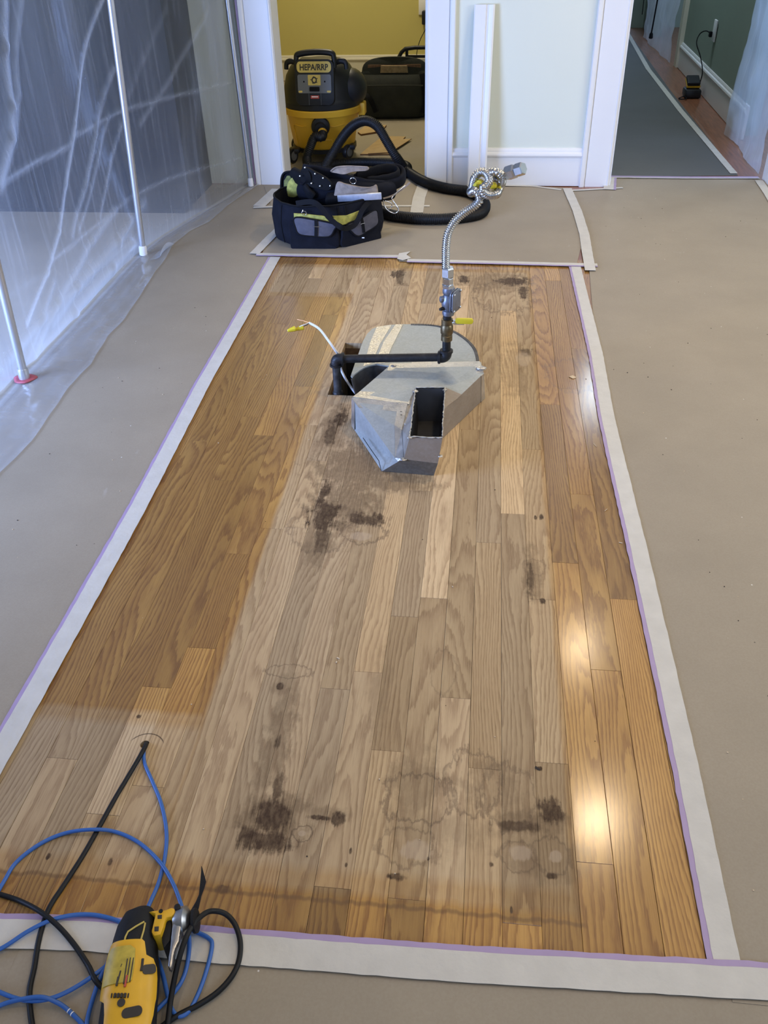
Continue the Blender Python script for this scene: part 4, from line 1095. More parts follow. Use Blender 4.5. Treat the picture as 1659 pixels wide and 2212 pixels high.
ZP = .0036       # top of the paper
def tool_bag():
    root = thing('tool_bag', 'open navy canvas tool bag with two grey pocket flaps, on the brown paper', 'bag')
    foot = [(-.800, 3.520), (-.70, 3.508), (-.595, 3.528), (-.52, 3.575), (-.452, 3.655), (-.440, 3.74), (-.50, 3.79), (-.66, 3.80), (-.82, 3.80), (-.893, 3.76), (-.905, 3.68), (-.872, 3.59)]
    C0 = Vector((-.67, 3.67, 0)); base = crom([(x, y, 0) for x, y in foot], 6, True)
    rings = []
    for z, s in ((0, .93), (.006, .985), (.02, 1.0), (.05, 1.015), (.09, 1.01), (.125, .99), (.150, .965), (.162, .955), (.168, .945), (.160, .925), (.12, .92), (.05, .92)):
        rings.append([Vector((C0.x + (p.x - C0.x) * s, C0.y + (p.y - C0.y) * s, ZP + z * (1.0 + (.16 if p.x < -.62 else -.02) * 0))) + Vector((0, 0, .006 * noise.noise(p * 14 + Vector((0, 0, z * 9))))) * (1 if z > .03 else 0)
                      + (p - C0).normalized() * .007 * noise.noise(Vector((p.x * 16, p.y * 16, z * 20))) for p in base])
    closed_loft('bag_body', rings, M_navyfab, root, (True, True))
    top = rings[8]
    tube('zipper_rim', [v + Vector((0, 0, .001)) for v in top] + [top[0] + Vector((0, 0, .001)), top[1] + Vector((0, 0, .001))], .0042, M_black, root, 6)
    # seam pipings on the body
    for idx in (69, 12, 14):
        ln = [rings[i][idx % len(base)] + (base[idx % len(base)] - C0).normalized() * .0015 for i in range(1, 8)]
        tube('seam_piping', ln, .0022, M_black, root, 6)
    # front helper: point on the front skirt by picture position
    def F(x, y, out=0.0):
        # front surface: two facets, left facing the camera and right turned away
        a, b, c = Vector((-.86, 3.575, 0)), Vector((-.60, 3.518, 0)), Vector((-.44, 3.655, 0))
        a = Vector((-.83, 3.512, 0))
        d = _ray(x, y); best = None
        for p, q in ((a, b), (b, c)):
            e = q - p; n = Vector((e.y, -e.x, 0)).normalized(); t = (p - Vector((0, 0, CAMH)) + n * out).dot(n) / d.dot(n)
            h = Vector((0, 0, CAMH)) + d * t; u = (h - p).dot(e) / e.length_squared
            if (0 <= u <= 1.0) or best is None or (p == b and u > 0): best = h
        return best
    K = lambda cx, cy, o=.004: F(560 + .2411 * cx, 330 + .2411 * cy, o)
    # pocket pouches
    slab_px('front_pocket', [K(300, 600), K(690, 640), K(715, 700), K(720, 835), K(600, 865), K(420, 870), K(300, 860), K(285, 720)], M_navyfab, root, .016, soft=1, thdir=(-.1, -1, 0))
    slab_px('front_pocket', [K(770, 660), K(1070, 590), K(1080, 700), K(1075, 775), K(960, 815), K(740, 840), K(725, 750)], M_navyfab, root, .014, soft=1, thdir=(.55, -.8, 0))
    # yellow lining strip
    slab_px('lining_band', [K(310, 540, .010), K(400, 545, .012), K(560, 562, .012), K(680, 585, .012), K(690, 640, .012), K(560, 612, .012), K(420, 590, .012), K(312, 578, .010)], M_yelfab, root, .004, soft=0)
    slab_px('lining_band', [K(655, 565, .012), K(780, 560, .012), K(900, 515, .012), K(895, 590, .012), K(800, 635, .012), K(745, 645, .012), K(690, 610, .012)], M_yelfab, root, .004, thdir=(.4, -.9, 0))
    # flaps
    def flap(pts, thd, pip):
        f = slab_px('pocket_flap', pts, M_greyfab, root, .005, soft=1, thdir=thd)
        e = [p + Vector(thd).normalized() * .003 for p in crom(pts, 5, True)]
        tube('flap_piping', e + [e[0], e[1]], .0035, M_black, f, 6)
        return f
    f1 = flap([K(320, 580, .022), K(480, 595, .024), K(680, 640, .024), K(672, 690, .024), K(625, 748, .024), K(480, 745, .024), K(365, 728, .022), K(328, 670, .022)], (-.1, -1, 0), 0)
    f2 = flap([K(785, 640, .020), K(900, 590, .022), K(1035, 510, .022), K(1062, 570, .020), K(1055, 640, .020), K(960, 705, .022), K(880, 745, .022), K(810, 690, .020)], (.55, -.8, 0), 0)
    ribbon('closure_strap', [K(508, 598, .031), K(510, 660, .033), K(508, 745, .032)], .0135, .002, M_black, f1, side=(1, 0, 0))
    ribbon('closure_strap', [K(918, 590, .029), K(930, 640, .031), K(940, 715, .030)], .0115, .002, M_black, f2, side=(.75, .5, 0))
    tube('strap_bar', [K(487, 662, .036), K(537, 664, .036)], .0009, M_chrome, f1, 6); tube('strap_bar', [K(910, 640, .034), K(945, 630, .034)], .0009, M_chrome, f2, 6)
    box('white_patch', K(930, 762, .021) + Vector((-.006, -.002, -.002)), K(930, 762, .021) + Vector((.006, 0, .003)), M_cap, root, .001)
    # webbing handle: two straps crossing the front and joining in a loop
    hp = [K(330, 455, .004), K(430, 440, .016), K(500, 450, .030), K(560, 500, .034), K(620, 575, .038), K(690, 640, .042), K(740, 672, .044), K(790, 675, .044), K(850, 650, .042), K(890, 590, .038), K(920, 520, .034), K(960, 465, .024), K(1000, 430, .006)]
    ribbon('webbing_handle', crom(hp, 6), .021, .003, M_black, root, up=(0, -1, .25))
    # D ring
    c = K(402, 540, .022); tube('d_ring', [c + Vector((math.cos(a) * .010, -.002, math.sin(a) * .008)) for a in [i * PI / 8 for i in range(17)]], .0013, M_chrome, root, 6)
    tube('zip_pull', [K(390, 512, .020), K(385, 528, .024)], .0014, M_chrome, root, 6)
    # hinged lid standing open at the back left, olive lining
    L = lambda cx, cy, dy=0.: GY(560 + .2411 * cx, 330 + .2411 * cy, 3.79 + dy)
    lid = [L(200, 400), L(198, 260), L(215, 190), L(260, 168), L(340, 172), L(440, 190), L(500, 240), L(500, 400)]
    l = slab_px('bag_lid', lid, M_navyfab, root, .010, soft=0, thdir=(0, 1, 0))
    slab_px('lid_lining', [L(222, 390, -.004), L(222, 250, -.004), L(250, 205, -.004), L(340, 200, -.004), L(350, 390, -.004)], M_olive, l, .004, soft=0)
    slab_px('lid_pocket', [L(250, 380, -.012), L(262, 260, -.012), L(335, 215, -.012), L(345, 380, -.012)], M_yelfab, l, .004, soft=1)
    tube('lid_rim', [p + Vector((0, -.004, 0)) for p in crom(lid[:6], 5)], .0048, M_black, l, 7)
    slab_px('inner_pouch', [L(360, 395, -.03), L(355, 310, -.03), L(410, 300, -.03), L(430, 395, -.03)], M_navyfab, root, .02, soft=1)
    center_children(root, (-.67, 3.65, ZP))
tool_bag()

def tool_belt():
    root = thing('tool_belt', 'black padded tool belt with grey suede pouches, heaped on top of the navy bag', 'tool belt')
    B = lambda cx, cy, Y=3.68: GY(560 + .2411 * cx, 330 + .2411 * cy, Y)
    # padded belt: folded loop of thick band
    belt = crom([B(395, 150, 3.72), B(500, 165, 3.71), B(640, 195, 3.72), B(780, 240, 3.73), B(900, 275, 3.74), B(1060, 300, 3.78), B(1180, 290, 3.84), B(1270, 250, 3.88), B(1290, 190, 3.93), B(1230, 150, 3.95), B(1100, 160, 3.92), B(960, 200, 3.86), B(850, 245, 3.80)], 8)
    def band(name, path, w, th, m):
        rings = []
        n = len(path)
        for i, p in enumerate(path):
            d = (path[min(i + 1, n - 1)] - path[max(i - 1, 0)]).normalized(); up = Vector((0, -.35, 1)); up = (up - d * up.dot(d)).normalized(); s = d.cross(up)
            k = .6 if i in (0, n - 1) else 1
            rings.append([p + up * (w / 2) * k * math.copysign(abs(math.sin(a)) ** .6, math.sin(a)) + s * (th / 2) * math.copysign(abs(math.cos(a)) ** .8, math.cos(a)) + up * .003 * noise.noise(p * 30) for a in [2 * PI * j / 14 for j in range(14)]])
        return closed_loft(name, rings, m, root)
    band('padded_band', belt, .052, .024, M_navyfab)
    inner = crom([B(870, 210, 3.80), B(1000, 170, 3.84), B(1120, 140, 3.88), B(1220, 150, 3.90), B(1240, 200, 3.87), B(1120, 235, 3.83), B(960, 255, 3.79)], 8)
    band('inner_band', inner, .040, .016, M_black)
    heap = crom([B(360, 300, 3.70), B(500, 330, 3.69), B(660, 320, 3.70), B(900, 330, 3.73), B(1080, 350, 3.77), B(1180, 330, 3.82)], 8)
    band('pouch_body', heap, .075, .07, M_navyfab)
    band('pouch_body', crom([B(600, 410, 3.66), B(760, 415, 3.66), B(900, 405, 3.68), B(1060, 390, 3.72)], 6), .05, .05, M_black)
    band('pouch_body', crom([B(300, 190, 3.80), B(420, 250, 3.75), B(520, 290, 3.73)], 6), .07, .04, M_black)
    # leather tongue with rivets, standing up at the left
    ln = slab_px('leather_tongue', [B(385, 135, 3.665), B(430, 125, 3.665), B(500, 160, 3.66), B(600, 215, 3.655), B(650, 265, 3.655), B(655, 310, 3.655), B(620, 335, 3.655), B(540, 320, 3.655), B(430, 290, 3.66), B(370, 230, 3.665)], M_black, root, .012, soft=1)
    for q in ((410, 132), (500, 188), (572, 226), (468, 273), (545, 298), (365, 208), (635, 296)):
        c = B(*q, 3.638); lathe('rivet', [(.0035, 0), (.0032, .001), (.0015, .0018)], M_redleather, ln, 10, axis_matrix(c, (0, -1, .3)))
    ribbon('buckle_loop', crom([B(395, 150, 3.66), B(430, 190, 3.645), B(440, 250, 3.645), B(400, 290, 3.66)], 5), .022, .004, M_black, root, side=(1, 0, .2))
    band('loop_roll', crom([B(410, 300, 3.66), B(440, 350, 3.645), B(480, 395, 3.65)], 5), .040, .022, M_black)
    # suede
    slab_px('suede_pouch', [B(700, 262, 3.655), B(780, 275, 3.65), B(900, 300, 3.65), B(1000, 305, 3.66), B(1050, 285, 3.67), B(1065, 350, 3.67), B(1050, 395, 3.665), B(900, 410, 3.65), B(740, 430, 3.645), B(640, 415, 3.65), B(670, 380, 3.65)], M_suede, root, .010, soft=1)
    slab_px('suede_flap', [B(640, 165, 3.70), B(680, 130, 3.70), B(780, 122, 3.71), B(880, 118, 3.71), B(975, 125, 3.72), B(970, 155, 3.72), B(850, 165, 3.71), B(760, 190, 3.70), B(690, 180, 3.70)], M_suede, root, .008, soft=1)
    tube('suede_edge', crom([B(640, 165, 3.69), B(690, 130, 3.69), B(800, 120, 3.70), B(970, 128, 3.71)], 6), .003, M_suede, root, 6)
    c = B(840, 250, 3.655); tube('d_ring', [c + Vector((math.cos(a) * .0135, -.002 - .004 * math.sin(a), math.sin(a) * .013)) for a in [i * PI / 10 for i in range(21)]], .0014, M_chrome, root, 6)
    # hanging hammer loop of bent wire at the right end
    tube('hammer_loop', crom([B(1110, 425, 3.70), B(1120, 470, 3.70), B(1150, 515, 3.70), B(1210, 542, 3.70), B(1245, 520, 3.70), B(1235, 480, 3.71), B(1200, 430, 3.72), B(1190, 400, 3.73), B(1250, 340, 3.75), B(1305, 295, 3.77)], 8), .0024, M_chrome, root, 8)
    tube('hammer_loop', crom([B(1125, 430, 3.72), B(1180, 450, 3.73), B(1185, 490, 3.73), B(1140, 510, 3.72)], 8), .0022, M_chrome, root, 8)
    ribbon('strap_tail', crom([B(1110, 410, 3.72), B(1200, 380, 3.74), B(1290, 320, 3.76), B(1350, 268, 3.78)], 6), .012, .003, M_suede, root)
    center_children(root, (-.56, 3.72, .17))
tool_belt()
# aluminium level lying on the pouch
B_ = lambda cx, cy, Y: GY(560 + .2411 * cx, 330 + .2411 * cy, Y)
def small_level():
    a, b = B_(702, 408, 3.600), B_(1095, 385, 3.612)
    root = thing('torpedo_level', 'short silver aluminium bar level lying against the suede pouch', 'level')
    d = (b - a).normalized(); up = Vector((0, -.3, 1)); up = (up - d * up.dot(d)).normalized(); s = d.cross(up)
    mt = Matrix((d, s, up)).transposed().to_4x4(); mt.translation = a
    bm = bmesh.new(); add_box(bm, (0, -.006, -.014), ((b - a).length, .006, .012), mt, .0015); o = from_bm('level_body', bm, M_alu, root); smooth_by_angle(o, .5)
    bm = bmesh.new(); add_box(bm, (.002, -.0075, -.014), ((b - a).length - .002, -.0055, -.0105), mt); add_box(bm, (.002, -.0075, .008), ((b - a).length - .002, -.0055, .0115), mt); from_bm('level_flange', bm, M_chrome, root)
    center_children(root, a)
small_level()

# ------------------------------------------------------------------ wet and dry vacuum
M_vy = principled('vacuum_yellow', (.72, .42, .03), .42, var=.08, vscale=9)
M_vb = principled('vacuum_black', (.013, .0145, .018), .42, spec=.35, var=.2, vscale=20)
M_vg = principled('vacuum_grey', (.13, .14, .15), .5)
M_ylab = principled('label_yellow', (.62, .48, .12), .5, var=.1, vscale=60)
M_red = principled('label_red', (.45, .06, .04), .5)
M_ink = principled('label_ink', (.03, .025, .02), .6)
def text_mesh(name, body, size, m, parent, mt, extrude=.0006, bold=0.0):
    cu = bpy.data.curves.new(name, 'FONT'); cu.body = body; cu.size = size; cu.extrude = extrude; cu.offset = bold; cu.align_x = 'CENTER'; cu.align_y = 'CENTER'; cu.resolution_u = 2
    tmp = bpy.data.objects.new(name, cu); COL.objects.link(tmp)
    dg = bpy.context.evaluated_depsgraph_get(); me = bpy.data.meshes.new_from_object(tmp.evaluated_get(dg)); bpy.data.objects.remove(tmp)
    me.transform(mt); me.materials.clear(); me.materials.append(m); return link_mesh(name, me, parent)
VC = Vector((-.905, 5.04, 0))
def vacuum():
    root = thing('shop_vacuum', 'yellow and black drum vacuum with a HEPA label, on casters inside the doorway', 'vacuum', VC)
    tub = lathe('tub', [(.150, .060), (.165, .064), (.172, .075), (.196, .225), (.198, .232), (.214, .236), (.216, .262), (.212, .268), (.20, .270)], M_vy, root, 56)
    box('tub_latch', (.200, -.035, .215), (.238, .035, .278), M_vy, root, .006); box('tub_latch', (-.238, -.035, .215), (-.200, .035, .278), M_vy, root, .006)
    # raised panel lines on the tub front
    def onr(a, z, dr=0.0):
        r = .172 + (.196 - .172) * (z - .075) / .15 + dr; return Vector((r * math.sin(a), -r * math.cos(a), z))
    for s in (-1, 1):
        p = [onr(s * t, z, .0015) for t, z in ((.34, .192), (.46, .186), (.62, .188), (.78, .190), (.84, .182), (.84, .150), (.82, .085))]
        tube('panel_line', crom(p, 5), .0028, M_vy, tub, 6)
    tube('panel_line', crom([onr(-.02, .078, .0015), onr(-.02, .112, .0015), onr(.02, .118, .0015), onr(.36, .118, .0015), onr(.40, .112, .0015), onr(.42, .078, .0015)], 4), .0026, M_vy, tub, 6)
    head = lathe('motor_head', [(.208, .268), (.212, .272), (.212, .292), (.206, .300), (.204, .310), (.200, .350), (.186, .395), (.160, .430), (.120, .452), (.06, .460), (.01, .461)], M_vb, root, 56)
    # flat front panel
    mt = Matrix.Translation((.0, -.192, .385)) @ Matrix.Rotation(math.radians(80), 4, 'X')
    prism('front_panel', rrect(.205, .185, .03, 5), -.03, .006, M_vb, root, mat=mt, bevel=.003)
    pl = prism('grey_face', rrect(.176, .075, .008, 4, 0, -.005), .006, .009, M_vg, root, mat=mt)
    lp = prism('label_arch', rrect(.180, .044, .018, 6, 0, .062), .006, .010, M_ylab, root, mat=mt)
    text_mesh('label_lettering', 'HEPA/RRP', .034, M_ink, lp, mt @ Matrix.Translation((0, .060, .0105)), bold=.0008)
    wl = prism('warning_label', rrect(.066, .042, .003, 3, .0, .010), .009, .0105, M_ylab, root, mat=mt)
    wl['label'] = 'square yellow label with a drawn ring'
    vs, fs = lathe_geo([(.008, .0106), (.014, .0106), (.014, .0114), (.008, .0114)], 18, mt @ Matrix.Translation((0, .010, 0)))
    mesh('ring_print', vs, fs[:-2], M_ink, wl)
    for k in range(5): prism('print_mark', rrect(.006, .0035, .001, 2, .0175 * math.cos(k * 1.26 + .5), .010 + .0135 * math.sin(k * 1.26 + .5)), .0105, .0112, M_ink, wl, mat=mt)
    prism('switch', rrect(.052, .018, .003, 3, 0, -.026), .009, .015, M_black, root, mat=mt, bevel=.001)
    r = prism('red_sticker', rrect(.044, .013, .002, 3, 0, -.058), .006, .0085, M_red, root, mat=mt)
    prism('white_print', rrect(.034, .004, .001, 2, 0, -.057), .0085, .009, M_cap, r, mat=mt)
    for s in (-1, 1):
        prism('scuffed_corner', rrect(.020, .008, .003, 3, s * .075, -.036), .006, .0098, M_ylab, root, mat=mt)
        prism('panel_groove', rrect(.0015, .05, .0005, 2, s * .032, -.066), .006, .0072, M_vg, root, mat=mt)
        lathe('outlet_hole', [(.004, 0), (.004, .001)], M_black, root, 10, mt @ Matrix.Translation((s * .055, .004, .009)))
    # top handle bridge and shoulder lugs
    hp = crom([(-.098, -.150, .44), (-.098, -.145, .475), (-.085, -.140, .492), (0, -.138, .500), (.085, -.140, .496), (.100, -.145, .478), (.102, -.150, .44)], 6)
    rings = []
    for i, p in enumerate(hp):
        d = (hp[min(i + 1, len(hp) - 1)] - hp[max(i - 1, 0)]).normalized(); u = Vector((0, 1, 0)); s = d.cross(u).normalized()
        rings.append([p + u * .022 * math.cos(a) + s * .013 * math.sin(a) for a in [2 * PI * j / 12 for j in range(12)]])
    closed_loft('carry_handle', rings, M_vb, root)
    box('handle_base', (-.10, -.165, .425), (.10, -.02, .468), M_vb, root, .012)
    for s in (-1, 1):
        tube('cord_hook', crom([(s * .09, -.12, .452), (s * .13, -.12, .462), (s * .155, -.12, .455), (s * .160, -.12, .430)], 5), .012, M_vb, root, 8)
    # side hump of the head (right)
    bm = bmesh.new(); bmesh.ops.create_uvsphere(bm, u_segments=24, v_segments=14, radius=1, matrix=Matrix.Translation((.150, .0, .335)) @ Matrix.Diagonal((.100, .12, .085, 1))); from_bm('side_hump', bm, M_vb, root, True)
    # inlet disc
    ang = .08; c = Vector((.205 * math.sin(ang), -.205 * math.cos(ang), .192))
    ax = axis_matrix(c + Vector((0, .02, 0)), (math.sin(ang), -math.cos(ang), -.05))
    lathe('inlet_disc', [(.050, 0), (.050, .016), (.046, .024), (.030, .030), (.026, .044), (.026, .052), (.0, .052)], M_vb, root, 32, ax)
    for ch in list(root.children):
        if ch.name.split('.')[0] in ('motor_head', 'front_panel', 'grey_face', 'label_arch', 'warning_label', 'switch', 'red_sticker', 'scuffed_corner', 'panel_groove', 'outlet_hole', 'carry_handle', 'handle_base', 'cord_hook', 'side_hump'):
            for q in [ch] + list(ch.children):
                for v in q.data.vertices: v.co.z = .27 + (v.co.z - .27) * 1.17
    # casters
    for i, (x, y) in enumerate(((-.140, -.165), (.155, -.075), (-.165, .10), (.12, .14))):
        f = box('caster_foot', (x - .03, y - .03, .052), (x + .03, y + .03, .078), M_vb, root, .008)
        w = lathe('caster_wheel', [(.008, -.012), (.036, -.012), (.038, -.008), (.038, .008), (.036, .012), (.008, .012)], M_vb, root, 24, Matrix.Translation((x - .01, y - .025, .0425)) @ Matrix.Rotation(PI / 2, 4, 'Y') @ Matrix.Rotation(.5, 4, 'X'))
        lathe('wheel_hub', [(.022, -.0135), (.024, -.013), (.024, .013), (.022, .0135)], M_vg, w, 20, Matrix.Translation((x - .01, y - .025, .0425)) @ Matrix.Rotation(PI / 2, 4, 'Y') @ Matrix.Rotation(.5, 4, 'X'))
    lathe('tub_skirt', [(.155, .045), (.178, .046), (.178, .066), (.155, .068)], M_vb, root, 40)
    return c, ax
VI, VAX = vacuum()
M_hose = principled('hose_black', (.007, .008, .010), .5, spec=.3)
def hose():
    s = VC + VI; HR_ = .0238; zf = .0009 + HR_ + .003
    def g(x, y, z=zf): return G(x, y, z)
    nose = s + Vector((.02, -.035, -.012))
    path = [nose, nose + Vector((.0, -.045, -.020)), GY(680, 296, 4.755), GY(670, 318, 4.735), GY(663, 340, 4.725), g(668, 357, .034), g(695, 358), g(740, 352), g(800, 350), g(855, 353), g(880, 362), g(860, 376), g(800, 384), g(745, 384), g(712, 370),
            g(703, 362, .04), GY(722, 326, 4.68), GY(745, 290, 4.68), GY(768, 268, 4.66), GY(792, 261, 4.64), GY(815, 273, 4.62), GY(835, 305, 4.60), GY(855, 338, 4.59), g(878, 368, .028), g(915, 392), g(960, 406), g(1005, 413),
            g(1036, 425), g(1048, 445), g(1035, 462), g(985, 471), g(930, 473), g(880, 470), g(835, 462), g(800, 440), g(780, 425)]
    root = thing('vacuum_hose', 'black ribbed vacuum hose arching up and looping around behind the tool bag', 'hose')
    corrugated('ribbed_hose', crom(path, 10), HR_ - .001, .0080, .0052, M_hose, root, 14, 3)
    d = (nose + Vector((0, -.045, -.02)) - nose).normalized()
    lathe('yellow_collar', [(.0225, 0), (.0245, .002), (.0245, .016), (.0225, .018)], M_vy, root, 24, axis_matrix(nose + d * .006, d))
    center_children(root, (nose.x, nose.y, 0))
hose()

# ------------------------------------------------------------------ things in the yellow room
M_duf = principled('dark_green_canvas', (.018, .021, .016), .85, var=.35, vscale=12, bump=.3, bscale=200)
M_tan = principled('tan_contents', (.34, .24, .13), .8, var=.4, vscale=40)
M_brown = principled('brown_leather', (.16, .085, .045), .7, var=.4, vscale=50)
def duffel():
    c = Vector((-.615, 6.05, 0)); root = thing('duffel_bag', 'big dark canvas tool bag standing open behind the vacuum', 'bag', c)
    rings = []
    for z, sx, sy in ((.001, .205, .10), (.02, .232, .128), (.09, .235, .135), (.17, .232, .125), (.22, .225, .105), (.245, .220, .085), (.255, .215, .078), (.24, .205, .070), (.19, .20, .065)):
        r = []
        for j in range(40):
            a = 2 * PI * j / 40; ca, sa = math.cos(a), math.sin(a)
            x = sx * math.copysign(abs(ca) ** .55, ca); y = sy * math.copysign(abs(sa) ** .6, sa)
            r.append(Vector((x, y, z)) + Vector((ca, sa, 0)) * .012 * noise.noise(Vector((x * 9, y * 9, z * 12))))
        rings.append(r)
    closed_loft('bag_body', rings, M_duf, root)
    slab_px('bag_flap', crom([(-.215, .07, .22), (-.20, .085, .29), (-.13, .09, .325), (0, .09, .335), (.14, .09, .325), (.205, .085, .29), (.215, .07, .22)], 4), M_duf, root, .010)
    slab_px('flap_lining', [(-.20, .075, .245), (-.17, .078, .290), (.17, .078, .292), (.20, .075, .245)], M_brown, root, .006)
    slab_px('tan_pouch', [(-.09, .06, .245), (-.085, .064, .288), (.085, .064, .286), (.09, .06, .245)], M_tan, root, .010)
    ribbon('shoulder_strap', crom([(-.21, -.10, .17), (-.14, -.140, .13), (-.10, -.145, .05)], 6), .03, .004, M_black, root, side=(1, 0, 0))
    ribbon('shoulder_strap', crom([(.19, -.08, .26), (.205, -.10, .20), (.215, -.11, .10), (.20, -.12, .04)], 6), .035, .004, M_black, root, side=(1, 0, 0))
    tube('fold_piping', crom([(-.22, -.128, .20), (0, -.145, .205), (.2, -.125, .20)], 6), .005, M_duf, root, 6)
duffel()
def tool_case():
    root = thing('tool_case', 'black tool case with a square carry handle behind the open canvas bag', 'case', (-.47, 6.42, 0))
    box('case_body', (-.17, -.11, .002), (.20, .11, .255), M_vb, root, .02)
    box('case_lid', (-.175, -.115, .19), (.205, .115, .262), M_vg, root, .012)
    p = [(-.165, -.05, .255), (-.12, -.05, .325), (-.095, -.05, .345), (-.03, -.05, .352), (.08, -.05, .352), (.18, -.05, .345), (.195, -.05, .255)]
    tube('carry_handle', [Vector(q) for q in p], .0125, M_vb, root, 8)
    tube('handle_strut', [Vector((-.085, -.05, .30)), Vector((.185, -.05, .298))], .009, M_vb, root, 8)
    tube('handle_strut', [Vector((-.085, -.05, .345)), Vector((-.085, -.05, .25))], .010, M_vb, root, 8)
    box('silver_latch', (-.06, -.120, .215), (-.02, -.112, .235), M_chrome, root, .002)
    box('pale_sticker', (.05, -.1175, .205), (.11, -.1145, .245), M_cap, root)
    box('hanging_strap', (.085, -.150, .03), (.14, -.112, .22), M_black, root, .01)
tool_case()
def wall_charger():
    root = thing('wall_charger', 'black plug-in adapter on the yellow wall above the black case', 'charger', (-.478, 7.30, .425))
    box('adapter_body', (-.040, -.062, -.045), (.040, -.006, .045), M_vb, root, .008)
    tube('adapter_cord', crom([(-.012, -.04, -.045), (-.014, -.05, -.075), (-.05, -.09, -.14), (-.065, -.2, -.20), (-.05, -.4, -.24), (-.02, -.62, -.235), (.02, -.72, -.20)], 8), .0028, M_black, root, 7)
wall_charger()
o = box('outlet_plate', (-.545, 7.290, .44), (-.43, 7.30, .56), M_cap, None, .002); tag(o, 'white outlet plate on the yellow wall above the plugged-in adapter', 'outlet')
M_card = principled('cardboard', (.47, .32, .14), .75, var=.12, vscale=20); M_cardedge = principled('cardboard_edge', (.22, .11, .04), .85)
def card(poly, z, label, th=.004, tilt=0):
    n = len(poly); vs = [(p.x, p.y, z) for p in poly] + [(p.x, p.y, z + th + tilt * (i in (1, 2))) for i, p in enumerate(poly)]
    o = mesh('cardboard_sheet', vs, [tuple(range(n))[::-1], tuple(range(n, 2 * n))] + [(i, (i + 1) % n, n + (i + 1) % n, n + i) for i in range(n)], [M_card, M_cardedge], fm=[0, 0] + [1] * n)
    tag(o, label, 'cardboard')
card([G(778, 336), G(826, 297), G(876, 298), G(840, 336)], .0015, 'flat tan cardboard piece beside the hose arch, lower of two', .007)
card([G(795, 333, .01), G(842, 303, .01), G(889, 301, .01), G(856, 322, .01), G(848, 330, .01)], .0100, 'folded tan cardboard sheet lying on the flat piece by the hose arch', .004)
card([G(773, 289), G(790, 275), G(835, 274), G(824, 287), G(780, 294)], .0015, 'small cardboard scrap in front of the dark canvas bag', .010)

# ------------------------------------------------------------------ hallway things
def hall_sheet(name, pts_top, x_fn, y0, y1, z0, z1, label, group='plastic sheets hung in the hallway', seed=0):
    V, F, FO = [], [], []; ny, nz = 60, 90
    for i in range(ny):
        y = y0 + (y1 - y0) * i / (ny - 1)
        for k in range(nz):
            z = z0 + (z1 - z0) * (k / (nz - 1)) ** 1.6
            w = .030 * noise.noise(Vector((y * 2.2, z * 2.4, seed))) + .009 * noise.noise(Vector((y * 11, z * 13, seed + 3))) + .012 * abs(noise.noise(Vector((y * 5 + z * 4, z * 6 - y * 3, seed + 5))))
            V.append((x_fn(y) - .035 + w - .008 * math.exp(-z / .08), y, z)); FO.append(.55 + .35 * noise.noise(Vector((y * 6, z * 7, seed + 9))))
    for i in range(ny - 1):
        for k in range(nz - 1): F.append((i * nz + k, (i + 1) * nz + k, (i + 1) * nz + k + 1, i * nz + k + 1))
    o = mesh(name, V, F, M_plastic2, smooth=True)
    at = o.data.attributes.new('fold', 'FLOAT', 'POINT'); at.data.foreach_set('value', FO)
    tag(o, label, 'plastic sheet', group); return o
M_plastic2 = plastic_material('hall_plastic_sheet', .30, rough=.18)
hwx = lambda y: 1.402 + (y - 4.60) * (.072 / 3.17)
hall_sheet('plastic_sheet', 0, hwx, 4.66, 5.52, .008, 2.2, 'wrinkled plastic sheet hanging at the right frame edge, just inside the hallway', None, 2)
hall_sheet('plastic_sheet', 0, lambda y: 1.475 + (y - 7.8) * -.01, 7.90, 9.35, .01, 2.2, 'wrinkled plastic sheet hanging at the far end of the hallway behind a black cord', None, 20)
hall_sheet('plastic_sheet', 0, lambda y: 1.31 + (y - 9.9) * .3, 9.85, 10.03, .01, 2.2, 'strip of plastic seen past the white hallway casing at the far end', None, 33)
def charger():
    c = Vector((1.385, 6.63, 0)); root = thing('battery_charger', 'small black and yellow battery charger on the hallway floor by the baseboard', 'charger', c)
    box('charger_base', (-.055, -.075, .001), (.05, .06, .055), M_vb, root, .012)
    mt = Matrix.Rotation(.35, 4, 'X'); bm = bmesh.new(); add_box(bm, (-.045, -.01, .055), (.04, .09, .105), mt, .008); from_bm('battery_pack', bm, M_vb, root)
    bm = bmesh.new(); add_box(bm, (-.047, -.012, .070), (.042, .088, .082), mt); from_bm('yellow_band', bm, M_vy, root)
    tube('power_cord', crom([(.03, -.02, .05), (.045, -.01, .15), (.025, .05, .24), (.0, .12, .31), (.02, .16, .36), (.045, .10, .385), (.066, .02, .375)], 8), .0035, M_black, root, 7)
    tube('cord_coil', crom([(-.05, -.04, .012), (-.085, -.07, .008), (-.10, -.11, .008), (-.07, -.13, .008), (-.05, -.10, .010), (-.055, -.05, .012)], 7), .0035, M_black, root, 7)
    box('plug', (.050, .0, .36), (.068, .035, .392), M_black, root, .003)
charger()
o = box('outlet_plate', (hwx(6.66) + .012, 6.60, .335), (hwx(6.66) + .021, 6.68, .46), M_cap, None, .002); tag(o, 'white outlet plate on the sage hallway wall above the charger', 'outlet')
